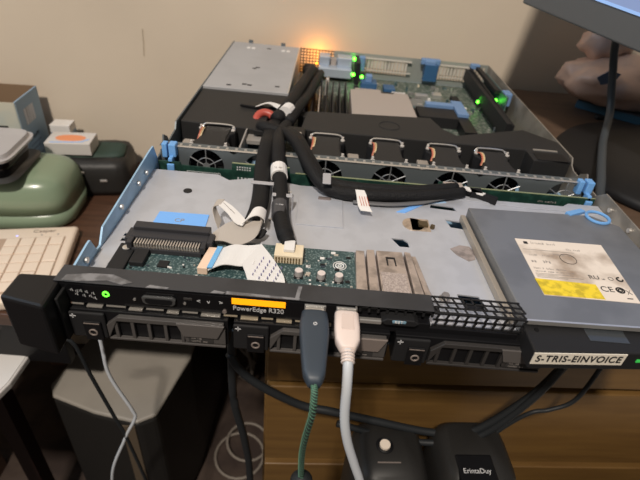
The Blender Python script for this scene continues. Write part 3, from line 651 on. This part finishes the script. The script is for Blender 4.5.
cable('rear_cable', [(.129,.520,.030),(.137,.485,.041),(.130,.430,.042),(.124,.380,.046),(.116,.320,.046),(.105,.285,.042)], .0078)
cable('rear_cable', [(.150,.500,.034),(.146,.450,.040),(.137,.380,.041),(.128,.320,.046),(.120,.280,.042)], .0062)
cable('rear_cable', [(.150,.470,.036),(.138,.500,.040),(.128,.520,.036)], .006)
link('cable_retainer', bx(NB(), .096, .140, .240, .262, .0405, .0460), BLACK, srv, bevel=.002)
bm = bx(NB(), .084,.100,.250,.268,.036,.042); link('cable_retainer', bm, BLACK2, srv, bevel=.001)
link('retainer_screw', cyl(NB(), (.134,.243,.046), (.134,.243,.0468), .0022), SILVER, srv)
# red curled tube and white label by the shroud
link('red_tube', torus(NB(), (.092,.2900,.0380), (.1,-.7,1), .0100, .0045, seg=20, s2=10, a0=-.4, a1=3.6), RED, srv, smooth=True)
link('cable_label', ribbon(NB(), [((.076,.322,.0415),(.078,.310,.0455)), ((.092,.322,.0480),(.092,.312,.0500)), ((.106,.314,.0490),(.103,.303,.0490)), ((.117,.300,.0510),(.112,.292,.0510))]), WHITE, srv)
link('cable_label', tube(NB(), [(.118,.305,.0480),(.114,.292,.0475)], .0080, seg=14), WHITE, srv)
link('cable_clip', bx(NB(), .1610, .1685, .1370, .1560, .0465, .0480), MATS['grey_clip'], srv, bevel=.0015)
bm = NB(); prism(bm, [(.2930,.178),(.3020,.182),(.3300,.166),(.3260,.158)], ZP, .0335); ce = link('cable_end_connector', bm, BLACK, srv, bevel=.0008)
link('connector_edge', prism(NB(), [(.2950,.176),(.3010,.180),(.3180,.169),(.3140,.165)], .0335, .0345), WHITE, ce)
# sleeves and tags on the front cables
link('cable_label', tube(NB(), [(.1195,.170,.0412),(.1215,.155,.0398)], .0078, seg=16), WHITE, srv)
scribble('lettering', 'ab cde', .003, TT(.1165,.158,.0482), GINK, srv, .0001)
link('cable_label', tube(NB(), [(.1265,.112,.037),(.1285,.092,.037)], .0071, seg=16), mat('grey_print_sleeve', (.05,.05,.055), .5), srv)
scribble('lettering', 'abcde', .0032, TT(.124,.101,.0443), LTXT, srv, .0001)
tg = link('cable_tag', ribbon(NB(), [((.1905,.139,.0425),(.1985,.139,.0425)), ((.1915,.133,.0410),(.2005,.133,.0410)), ((.1930,.122,.0370),(.2030,.122,.0370)), ((.1955,.117,.0350),(.2055,.116,.0350))]), WHITE, srv)
bm = NB()
for k in range(4): cyl(bm, (.1940+k*.0022,.131,.0412), (.1962+k*.0022,.121,.0380), .0003, seg=4)
link('tag_print', bm, mat('red_ink', (.45,.12,.08), .6), tg)
# grey flat ribbons beside the slot connector
link('flat_ribbon', ribbon(NB(), [((.0800,.0540,.036),(.0800,.0640,.036)), ((.0900,.0520,.0385),(.0900,.0740,.0400)), ((.1020,.0480,.0390),(.1030,.0770,.0410)), ((.1130,.0580,.0395),(.1150,.0790,.0410)), ((.1160,.0820,.0400),(.1120,.0860,.0420))]), RIB, srv)
link('flat_ribbon', ribbon(NB(), [((.0830,.0700,.036),(.0830,.0830,.036)), ((.0780,.0800,.040),(.0770,.0930,.041)), ((.0760,.0860,.045),(.0775,.0960,.046)), ((.0810,.0890,.046),(.0830,.0970,.0465))]), RIB, srv)
link('ribbon_label', ribbon(NB(), [((.0800,.0880,.0460),(.0800,.0980,.0460)), ((.0880,.0800,.0450),(.0900,.0900,.0455)), ((.0960,.0690,.0440),(.1000,.0790,.0440)), ((.1020,.0670,.0430),(.1040,.0740,.0430))]), WHITE, srv)
bm = NB()
for k, (x, y) in enumerate(((.0830,.0925),(.0865,.0880),(.0900,.0840))): cyl(bm, (x, y, .0466), (x+.004, y-.005, .0464), .0002, seg=4)
link('label_print', bm, GINK, srv)
link('ribbon_label', ribbon(NB(), [((.1010,.0680,.0435),(.1060,.0770,.0435)), ((.1060,.0720,.0470),(.1080,.0860,.0470)), ((.1120,.0760,.0475),(.1130,.0890,.0475)), ((.1170,.0770,.0440),(.1170,.0900,.0440)), ((.1170,.0780,.0400),(.1170,.0900,.0400))]), WHITE, srv)
cable('ribbon_clip', [(.1080,.0700,.034),(.1150,.0680,.034),(.1180,.0740,.036)], .0025, m=BLACK2, flat=.6)
# orange light at the back of the server
l = NB(); bmesh.ops.create_icosphere(l, subdivisions=2, radius=.0022, matrix=TT(.142,.6115,.018)); link('rear_led', l, OLED, srv)
d = bpy.data.lights.new('rear_led_glow', 'POINT'); d.energy = .10; d.color = (1, .38, .05); d.shadow_soft_size = .008
o = bpy.data.objects.new('rear_led_glow', d); C.objects.link(o); o.location = (.142, .6185, .026)
for loc in ((.2045,.585,.0425), (.3930,.488,.0235), (.4110,.466,.0330)):
    d = bpy.data.lights.new('board_led_glow', 'POINT'); d.energy = .0022; d.color = (.1, 1, .05); d.shadow_soft_size = .003
    o = bpy.data.objects.new('board_led_glow', d); C.objects.link(o); o.location = loc

# ------------------------------------------------------------ USB leads
u = thing('usb_cable', 'slate black usb plug with green and black braided cord in the server front', 'cable', (.1605, -.012, .0395))
def lp(o, pts): return [tuple(Vector(p) - o.location) for p in pts]
def loft(bm, secs, sg=20, ex=.5):
    """secs: (centre, half width, half height); rounded-rectangle rings across y"""
    rings = []
    for (c, hw, hh) in secs:
        ring = []
        for k in range(sg):
            a = 2*math.pi*(k+.5)/sg; ca, sa = math.cos(a), math.sin(a)
            ring.append(bm.verts.new((c[0]+hw*math.copysign(abs(ca)**ex, ca), c[1], c[2]+hh*math.copysign(abs(sa)**ex, sa))))
        rings.append(ring)
    for a, b in zip(rings, rings[1:]):
        for k in range(sg): bm.faces.new((a[k], a[(k+1) % sg], b[(k+1) % sg], b[k]))
    bm.faces.new(rings[0]); bm.faces.new(rings[-1][::-1]); return bm
def secs(o, L): return [(tuple(Vector(c)-o.location), a, b) for c, a, b in L]
link('plug_shell', rel(u, bx(NB(), .1545, .1665, -.0240, -.0128, .0375, .0425)), SILVER, u, bevel=.0004)
link('plug_body', loft(NB(), secs(u, [((.1605,-.0165,.0395),.0070,.0040),((.1605,-.0175,.0395),.0080,.0045),((.1608,-.0260,.0390),.0090,.0050),((.1612,-.0340,.0385),.0088,.0050),((.1618,-.0520,.0375),.0072,.0048),((.1622,-.0610,.0370),.0062,.0045),((.1624,-.0640,.0365),.0050,.0040),((.1626,-.0670,.0360),.0034,.0032)])), SLATE, u, smooth=True)
bm = NB(); torus(bm, tuple(Vector((.1612,-.0290,.0440))-u.location), (0,0,1), .0010, .0003, seg=10); link('plug_symbol', bm, LTXT, u)
path = [(.1626,-.0660,.0355),(.1632,-.0710,.0310),(.1630,-.0735,.0180),(.1612,-.0710,-.0050),(.1603,-.0670,-.0300),(.1608,-.0650,-.0500),(.1618,-.0650,-.0680)]
link('cord', tube(NB(), lp(u, path), .0019, seg=10), GCORD, u, smooth=True)
sp = spline(lp(u, path), 30); bm = NB()
for ph in (0, math.pi*.66, math.pi*1.33):
    hel = []
    for i, p in enumerate(sp):
        t = (sp[min(i+1, len(sp)-1)]-sp[max(i-1, 0)]).normalized(); s = t.cross(Vector((1,0,0))).normalized(); q = s.cross(t)
        hel.append(p+(s*math.cos(i*.42+ph)+q*math.sin(i*.42+ph))*.0016)
    tube(bm, hel, .00045, seg=5, smooth=False)
link('cord_braid', bm, mat('green_thread', (.10,.24,.16), .6), u)
link('coupler', tube(NB(), lp(u, [(.1618,-.0650,-.0630),(.1620,-.0650,-.0680),(.1626,-.0650,-.0850),(.1630,-.0650,-.110)]), lambda t: .0036+.0040*min(1, t*3), seg=16), GRUB, u, smooth=True)
u = thing('usb_cable', 'ivory white usb plug with pale grey cord in the server front', 'cable', (.1805, -.012, .0395))
link('plug_shell', rel(u, bx(NB(), .1745, .1865, -.0200, -.0128, .0375, .0425)), SILVER, u, bevel=.0004)
link('plug_body', loft(NB(), secs(u, [((.1806,-.0150,.0393),.0070,.0040),((.1806,-.0158,.0393),.0076,.0044),((.1808,-.0280,.0390),.0078,.0045),((.1810,-.0370,.0385),.0072,.0045),((.1811,-.0420,.0382),.0048,.0040),((.1812,-.0430,.0382),.0040,.0038)])), IVORY, u, smooth=True)
link('plug_inset', rel(u, bx(NB(), .1770, .1846, -.0310, -.0180, .0430, .0437)), mat('ivory_inset', (.64,.53,.48), .45), u, bevel=.0003)
bm = NB()
for k in range(4): torus(bm, tuple(Vector((.1812,-.0440-k*.0018,.0378-k*.0006))-u.location), (0,1,.3), .0034, .0007, seg=14)
link('strain_relief', bm, IVORY, u)
link('cord', tube(NB(), lp(u, [(.1812,-.0420,.0380),(.1815,-.0500,.0350),(.1822,-.0560,.0220),(.1838,-.0590,-.0030),(.1880,-.0605,-.0250),(.1955,-.0610,-.0500),(.2030,-.0615,-.0750),(.2080,-.0630,-.11),(.2100,-.07,-.20)]), .0030, seg=12), WCORD, u, smooth=True)

# ------------------------------------------------------------ loose cables below
o = link('mains_cable', tube(NB(), [(.090,.074,-.060),(.0900,.07,-.102),(.0905,.07,-.179),(.1010,.07,-.251),(.1070,.07,-.338),(.112,.05,-.55),(.13,.02,-.745)], .0042, seg=10), GRUB, smooth=True); tag(o, 'black power cord hanging down left of the drawer fronts', 'cable')
o = link('mains_cable', tube(NB(), [(.088,.068,-.105),(.098,.066,-.124),(.119,.066,-.147),(.159,.070,-.178),(.191,.070,-.185),(.235,.070,-.195),(.303,.070,-.209),(.344,.068,-.199),(.379,.066,-.142),(.398,.066,-.086),(.410,.072,-.030)], .0042, seg=10), GRUB, smooth=True); tag(o, 'thick black cord sagging across the drawer fronts below the server', 'cable')
o = link('mains_cable', tube(NB(), [(.200,.066,-.20),(.26,.064,-.215),(.305,.062,-.216),(.345,.062,-.203),(.372,.062,-.160),(.392,.062,-.100),(.402,.066,-.035)], .0036, seg=10), GRUB, smooth=True); tag(o, 'second black cord running alongside the thick one up to the label sticker', 'cable')
o = link('thin_cord', tube(NB(), [(.350,.064,-.24),(.375,.070,-.195),(.396,.070,-.162),(.414,.070,-.154),(.433,.070,-.135),(.437,.070,-.082),(.440,.075,-.03)], .0022, seg=8), GRUB, smooth=True); tag(o, 'thin black cord dropping from the right end of the server', 'cable')
o = link('thin_cord', tube(NB(), [(-.052,.10,-.05),(-.0515,.1,-.138),(-.052,.1,-.194),(-.036,.1,-.256),(-.036,.1,-.275),(-.055,.1,-.321),(-.088,.1,-.424),(-.10,.11,-.60),(-.11,.12,-.745)], .0020, seg=8), WCORD, smooth=True); tag(o, 'thin white cord hanging in front of the grey computer tower', 'cable')
o = link('thin_cord', tube(NB(), [(-.124,.10,-.154),(-.105,.1,-.148),(-.093,.1,-.139),(-.080,.1,-.148),(-.073,.1,-.196),(-.060,.1,-.270),(-.050,.1,-.33),(-.035,.1,-.50),(-.03,.1,-.74)], .0021, seg=8), GRUB, smooth=True); tag(o, 'thin black cord looping out of the white device over the tower', 'cable')
o = link('coiled_cord', torus(torus(NB(), (.045,.33,-.745), (0,0,1), .052, .003), (.058,.36,-.741), (.1,0,1), .045, .003), mat('dusty_cord', (.22,.19,.16), .6), smooth=True); tag(o, 'dusty grey cord coiled on the floor beside the cabinet', 'cable')
rnc = random.Random(5); bm = NB()
for k in range(3):
    pts = [(rnc.uniform(.00, .06), .50+rnc.uniform(-.03, .03), -.735+j*.055) for j in range(9)]
    tube(bm, pts, .004, seg=8)
o = link('tangled_cords', bm, MATS['dusty_cord'], smooth=True); tag(o, 'tangle of dusty grey cords between the computer tower and the cabinet', 'cables', kind='stuff')

# ------------------------------------------------------------ grey-topped tower
tw = thing('computer_tower', 'black computer tower with a pale grey top below the left end of the server', 'computer', (-.12, .3, -.75))
bm = NB(); prism(bm, [(-.107,-.074),(-.094,-.094),(-.023,-.116),(.044,-.127),(.068,-.112),(.092,.0),(.100,.27),(-.085,.27),(-.088,.024)], .012, .345); link('case', bm, TOWD, tw, bevel=.006)
bm = NB(); prism(bm, [(-.107,-.074),(-.094,-.094),(-.023,-.116),(.044,-.127),(.068,-.112),(.092,.0),(.100,.27),(-.085,.27),(-.088,.024)], .345, .352); link('top_panel', bm, TOWT, tw, bevel=.004)
for x, y in ((-.08,-.09),(.07,-.1),(-.08,.25),(.07,.25)): link('foot', cyl(NB(), (x,y,0), (x,y,.012), .012), GRUB, tw)
bm = bx(NB(), .020, .040, -.1278, -.1255, .05, .34); link('front_stripe', bm, mat('brown_stripe', (.10,.075,.05), .5), tw)
# white device and things at lower left
wd = thing('white_tablet', 'white flat device whose corner shows at the lower left under the keyboard', 'device', (-.282, .197, -.306))
bm = prism(NB(), [(-.13,-.10),(.050,-.10),(.0640,-.045),(.0650,.027),(.0620,.0290),(.035,.004),(-.13,-.06)], 0, .010); link('shell', bm, mat('white_gloss', (.62,.60,.58), .3), wd, bevel=.003)
bm = prism(NB(), [(-.127,-.097),(.048,-.097),(.0610,-.045),(.0620,.022),(.034,.001),(-.127,-.063)], .010, .0112); link('glass', bm, mat('white_glass', (.70,.68,.66), .15), wd)
st = thing('wooden_stool', 'dark reddish stool holding the white device at the lower left', 'stool', (-.33, .19, -.75))
link('seat', bx(NB(), -.14, .075, -.13, .02, .415, .4435), mat('dark_red_wood', (.018,.007,.006), .5), st, bevel=.004)
for x in (-.12, .05):
    for y in (-.11, .0): link('leg', bx(NB(), x-.012, x+.012, y-.012, y+.012, 0, .415), MATS['dark_red_wood'], st)

# ------------------------------------------------------------ black box units in front of the drawers
def unit(x, label, kind):
    dz = -.012 if kind == 'a' else 0
    t = thing('power_backup_unit', label, 'power supply unit', (x, .045, -.75), A)
    t.scale = (1, 1, 1+dz/.55)
    bm = NB()
    loftp = [(.0, .040, .042), (.515, .040, .042), (.545, .037, .038), (.556, .028, .030)]
    rings = []
    for z, hw, hd in loftp:
        rings.append([bm.verts.new((hw*math.copysign(abs(math.cos(a))**.45, math.cos(a)), hd*math.copysign(abs(math.sin(a))**.45, math.sin(a)), z)) for a in [2*math.pi*(k+.5)/28 for k in range(28)]])
    for a, b in zip(rings, rings[1:]):
        for k in range(28): bm.faces.new((a[k], a[(k+1) % 28], b[(k+1) % 28], b[k]))
    bm.faces.new(rings[0]); bm.faces.new(rings[-1][::-1])
    link('case', bm, mat('unit_black', (.020,.019,.018), .45), t, smooth=True, bevel=0)
    return t
t = unit(.2570, 'black upright power backup unit with a round white button', 'a')
link('power_button', cyl(NB(), (-.006,.004,.5540), (-.006,.004,.5590), .0055, seg=20), mat('white_button', (.72,.62,.52), .4), t)
link('button_ring', torus(NB(), (-.006,.004,.5565), (0,0,1), .0078, .0014), BLACK, t)
bm = bx(NB(), -.016, .008, -.0150, -.0138, .5550, .5568); link('indicator_line', bm, CARRL, t)
t = unit(.3440, 'black upright power backup unit with white lettering, right of the one with the button', 'b')
link('front_panel', bx(NB(), -.026, .012, -.0400, -.006, .36, .5575), BLACK, t, bevel=.002)
text('lettering', 'ErintaDuy', .0070, TT(-.022, -.024, .5577), LTXT, t, .0002)
# white carton bottom right
wc = thing('white_carton', 'white carton with thin black lines on the floor under the lower right drawer', 'box', (.60, .03, -.75), A)
link('carton_body', bx(NB(), -.13, .16, -.10, .045, 0, .447), mat('white_card', (.50,.46,.42), .6), wc, bevel=.002)
bm = NB()
for x, s in ((-.10,.02),(-.07,.03),(-.04,-.01),(.02,.02),(.06,.0)): cyl(bm, (x,.040,.4475), (x+s,-.04,.4475), .0012, seg=5)
link('printed_lines', bm, INK, wc)

# ------------------------------------------------------------ keyboard
kb = thing('computer_keyboard', 'beige computer keyboard on the low desk left of the server', 'keyboard', (-.200, .364, ZD+.0005), R(13))
LX, LY = .44, .165
link('case', bx(NB(), -LX, 0, -LY, 0, 0, .016), KB, kb, bevel=.005, seg=3)
key0 = None
def keyat(x, y, wx=.0185, wy=.0185):
    bm = NB()
    a = [(-wx/2,-wy/2,0),(wx/2,-wy/2,0),(wx/2,wy/2,0),(-wx/2,wy/2,0)]; k = .94
    A_ = [bm.verts.new((x+p[0], y+p[1], .016)) for p in a]; B_ = [bm.verts.new((x+p[0]*k, y+p[1]*k, .0180)) for p in a]
    bm.faces.new(A_); bm.faces.new(B_)
    for i in range(4): bm.faces.new((A_[i], A_[(i+1) % 4], B_[(i+1) % 4], B_[i]))
    link('key', bm, KEY, kb, bevel=.0008)
link('key_well', bx(NB(), -.100, -.012, -.150, -.0285, .0160, .0163), mat('key_gap', (.42,.30,.22), .7), kb)
link('key_well', bx(NB(), -.43, -.106, -.150, -.0285, .0160, .0163), MATS['key_gap'], kb)
for r in range(6):
    y = -.0395 - r*.0196
    for c in range(4): 
        x = -.0220-c*.0196
        if c == 0 and r in (2, 4): continue
        if c == 0 and r in (1, 3): keyat(x, y-.0098, wy=.0381); continue
        keyat(x, y)
    for c in range(8): keyat(-.1165-c*.0196, y)
text('brand_lettering', 'Casper', .0095, TT(-.060,-.0125,.0161), mat('brown_ink', (.12,.08,.06), .6), kb, .00015, xs=1.15)
for x in (-.024, -.046, -.079):
    link('indicator', cyl(NB(), (x,-.022,.016), (x,-.022,.0163), .0014), mat('blue_indicator', (.4,.4,1), .4, emit=(.35,.4,1), estr=1.5) if x == -.079 else GINK, kb)

# ------------------------------------------------------------ green pot with black box on it
gp = thing('plastic_storage_case', 'glossy sage green rounded plastic case behind the keyboard', 'case', (-.378, .412, ZD+.0005), R(6))
def superloft(levels, n=40, ex=.42):
    bm = NB(); rings = []
    for z, hx, hy in levels:
        rings.append([bm.verts.new((hx*math.copysign(abs(math.cos(a))**ex, math.cos(a)), hy*math.copysign(abs(math.sin(a))**ex, math.sin(a)), z)) for a in [2*math.pi*(k+.5)/n for k in range(n)]])
    for a, b in zip(rings, rings[1:]):
        for k in range(n): bm.faces.new((a[k], a[(k+1) % n], b[(k+1) % n], b[k]))
    bm.faces.new(rings[0]); bm.faces.new(rings[-1][::-1]); return bm
link('body', superloft([(0,.150,.060),(.004,.154,.063),(.026,.1552,.0652)]), GREENP, gp, smooth=True)
link('lid', superloft([(.0275,.155,.065),(.050,.1535,.0645),(.066,.150,.061),(.076,.143,.055),(.0825,.130,.044),(.0850,.10,.028),(.0855,.06,.014)]), GREENP, gp, smooth=True)
link('handle_recess', torus(NB(), (.112,.022,.0800), (.3,.2,1), .012, .0015, seg=24), GREENP, gp)
bc = thing('food_container', 'black food container with a cloudy clear lid on the green case', 'container', (-.350, .394, ZD+.0868), R(6))
link('base_tray', superloft([(0,.072,.052),(.0045,.078,.058)], ex=.3), mat('smoky_tray', (.07,.07,.07), .3), bc, smooth=True)
link('container_body', superloft([(.0045,.064,.044),(.032,.068,.048)], ex=.3), GLOSS, bc, smooth=True)
link('lid', superloft([(.032,.074,.054),(.036,.075,.055),(.0365,.071,.051),(.042,.069,.049)], ex=.3), CLEAR, bc)
for x, y, m in ((.01,.012,WHITE), (-.02,-.012,RED), (.03,-.02,WHITE)):
    bm = NB(); bmesh.ops.create_icosphere(bm, subdivisions=2, radius=.011, matrix=TT(x, y, .0335) @ Matrix.Diagonal((1.6,.7,.25,1))); link('content_item', bm, m, bc, smooth=True)

# ------------------------------------------------------------ cartons and bag at left rear
ct = thing('open_carton', 'open cream and pale blue printed carton standing behind the green case', 'box', (-.336, .502, ZD+.0005), R(5))
H = .146
bm = NB(); bx(bm, -.17, 0, 0, .0015, 0, H); bx(bm, -.17, 0, .0785, .080, 0, H+.002); bx(bm, -.17, 0, .0015, .0685, 0, .002); bx(bm, -.17, -.1685, .0015, .0685, 0, H)
link('carton_body', bm, CARTI, ct)
link('printed_front', bx(NB(), -.17, .0005, -.0006, 0, 0, H), CARTW, ct)
link('printed_side', bx(NB(), -.0010, .0012, -.0006, .0806, 0, H+.001), CARTB, ct)
SIDEM = Matrix.Rotation(R(90), 4, 'Z') @ FRONT
bm = bx(NB(), .0012, .0016, .018, .052, H-.045, H-.018); link('barcode_label', bm, mat('grey_barcode', (.22,.24,.27), .6, col2=(.55,.58,.62), nscale=260, stretch=(1,1,.01), lo=.48, hi=.52), ct)
scribble('lettering', 'abcdefgh', .0130, TT(.0016,.008,H-.068) @ SIDEM, INK, ct, .0003)
bm = NB()
for k in range(6): bx(bm, .0012, .0015, .012, .052-(k % 3)*.009, H-.082-k*.008, H-.080-k*.008)
link('small_print', bm, mat('blue_grey_ink', (.14,.18,.26), .6), ct)
bm = NB(); cyl(bm, (-.040,-.0006,H-.030), (-.040,-.0010,H-.030), .008); bx(bm, -.034, -.020, -.0010, -.0006, H-.052, H-.040); link('printed_picture', bm, INK, ct)
link('printed_swoosh', cyl(NB(), (-.045,-.0006,H-.100), (-.045,-.0010,H-.100), .022), INK, ct)

bk = thing('black_bag', 'black soft case lying beside the green case under the small white box', 'bag', (-.232, .525, ZD+.0005), R(12))
def lumpy(bm, amp, sd):
    rn = random.Random(sd)
    for v in bm.verts: v.co += Vector((rn.uniform(-amp, amp), rn.uniform(-amp, amp), rn.uniform(-amp, amp)*.6))
    return bm
link('bag_body', lumpy(superloft([(0,.056,.050),(.012,.060,.053),(.035,.060,.053),(.050,.058,.051),(.060,.054,.047),(.063,.040,.03)], ex=.3), .0014, 2), mat('black_leatherette', (.022,.021,.020), .45, bump=.6, bscale=60), bk, smooth=True)
link('green_flap', lumpy(superloft([(.060,.052,.030),(.066,.050,.028),(.068,.040,.02)], ex=.4), .001, 4), mat('dark_green_cloth', (.022,.045,.034), .7), bk, smooth=True)
for x, z in ((-.016,.046), (.018,.030)): link('buckle', bx(NB(), x-.006, x+.006, -.0560, -.0530, z, z+.004), SILVER, bk, bevel=.001)
sb = thing('small_box', 'small white box with an orange printed shape on the black soft case', 'box', (-.262, .510, ZD+.069), R(8))
link('carton_body', bx(NB(), -.036, .036, -.022, .024, 0, .021), mat('white_card_gloss', (.58,.55,.52), .45), sb, bevel=.001)
link('printed_shape', superloft([(.0211,.024,.012),(.0214,.0238,.0118)], ex=.9), mat('orange_print', (.75,.27,.12), .5), sb)
link('blue_line', prism(NB(), [(-.028,-.017),(.020,-.014),(.030,-.002),(.031,-.004),(.021,-.016),(-.028,-.019)], .0211, .0214), CPBLUE, sb)
bm = NB()
for x in (-.012, .012): bx(bm, x-.008, x+.004, -.0206, -.0200, .008, .013)
link('print', bm, GINK, sb)
sb2 = thing('small_box', 'little pale blue and white box between the open carton and the orange-printed box', 'box', (-.305, .572, ZD+.0005), R(5))
link('carton_body', bx(NB(), -.018, .016, -.014, .014, 0, .074), CARTB, sb2, bevel=.001); link('white_top', bx(NB(), -.018, .016, -.014, .014, .074, .088), WHITE, sb2, bevel=.001)

# ------------------------------------------------------------ right side: monitor, bag, books
mn = thing('computer_monitor', 'grey computer monitor on a round black foot at the upper right', 'monitor', (.620, .330, -.0014), 0)
link('base', superloft([(0,.150,.150),(.004,.152,.152),(.012,.146,.146),(.020,.10,.10),(.022,.05,.05)], n=64, ex=1.0), mat('monitor_base_black', (.007,.007,.008), .5), mn, smooth=True)
link('neck', bx(NB(), -.02, .025, -.055, -.02, .010, .36), mat('monitor_neck', (.03,.03,.032), .4), mn, bevel=.006)
ed = Vector((.165, -.120, -.020))  # along the lower edge, towards the viewer on the right
org = Vector((.400, .450, .1620)) - mn.location
ex_ = Vector((.45, -.89, -.085)).normalized(); ez_ = Vector((0.0, .10, 1)).normalized(); ey_ = ez_.cross(ex_).normalized(); ez_ = ex_.cross(ey_)
MM = Matrix((ex_, ey_, ez_)).transposed().to_4x4(); MM.translation = org
def mbx(*a): b = bx(NB(), *a); b.transform(MM); return b
link('bezel', mbx(0, .50, 0, .028, 0, .30), GREYM, mn, bevel=.002)
link('screen_rim', mbx(.012, .488, -.0012, 0, .0300, .033), mat('rim_blue', (.25,.42,.75), .3, emit=(.35,.55,1), estr=.35), mn)
link('screen', mbx(.012, .488, -.0010, 0, .033, .288), SCR, mn)
mc = link('monitor_cable', tube(NB(), [(.512,.425,.25),(.5230,.43,.150),(.5440,.430,.085),(.5500,.412,.045),(.5250,.360,.0272),(.5016,.314,.0272),(.4700,.245,.0240),(.4480,.190,.0180),(.4460,.12,.0080)], .0050, seg=10), mat('cable_blue_grey', (.035,.045,.055), .5), smooth=True); tag(mc, 'dark grey cable hanging down from the monitor', 'cable')

pb = thing('plastic_bag', 'crumpled pinkish plastic bag on the dark folder behind the monitor', 'bag', (.645, .556, .016))
bm = NB(); bmesh.ops.create_icosphere(bm, subdivisions=4, radius=1)
from mathutils import noise as mn_
for v in bm.verts:
    n1 = mn_.noise(v.co*1.9); n2 = mn_.noise(v.co*5); f = 1+.22*n1+.07*n2
    v.co = Vector((v.co.x*.104*f, v.co.y*.060*f, max(-.036, v.co.z*.040*f)+.036))
link('bag_body', bm, BAGM, pb, smooth=True)
bm = NB(); bmesh.ops.create_icosphere(bm, subdivisions=3, radius=1)
for v in bm.verts:
    f = 1+.3*mn_.noise(v.co*3+Vector((4, 1, 2))); v.co = Vector((v.co.x*.042*f-.045, v.co.y*.030*f+.02, v.co.z*.030*f+.086))
link('bag_neck', bm, BAGM, pb, smooth=True)
link('printed_logo', prism(NB(), [(-.085,.052),(-.070,.064),(-.052,.060),(-.058,.046),(-.075,.042)], -.0605, -.0590, 'y'), mat('bag_blue_print', (.06,.09,.15), .5), pb)
bo = thing('folder', 'dark folder with blue edges lying under the plastic bag', 'folder', (.690, .565, -.0012), R(-38))
link('cover', bx(NB(), -.085, .085, -.065, .060, 0, .0155), mat('folder_dark', (.035,.035,.045), .5), bo, bevel=.002)
link('edge', bx(NB(), -.085, .085, -.0665, -.065, .001, .013), mat('folder_blue', (.03,.09,.14), .5), bo)
o = link('small_clip', bx(NB(), .5955, .6080, .512, .521, -.0010, .006), BLACK2, bevel=.002); tag(o, 'tiny black clip on the wood in front of the folder', 'clip')
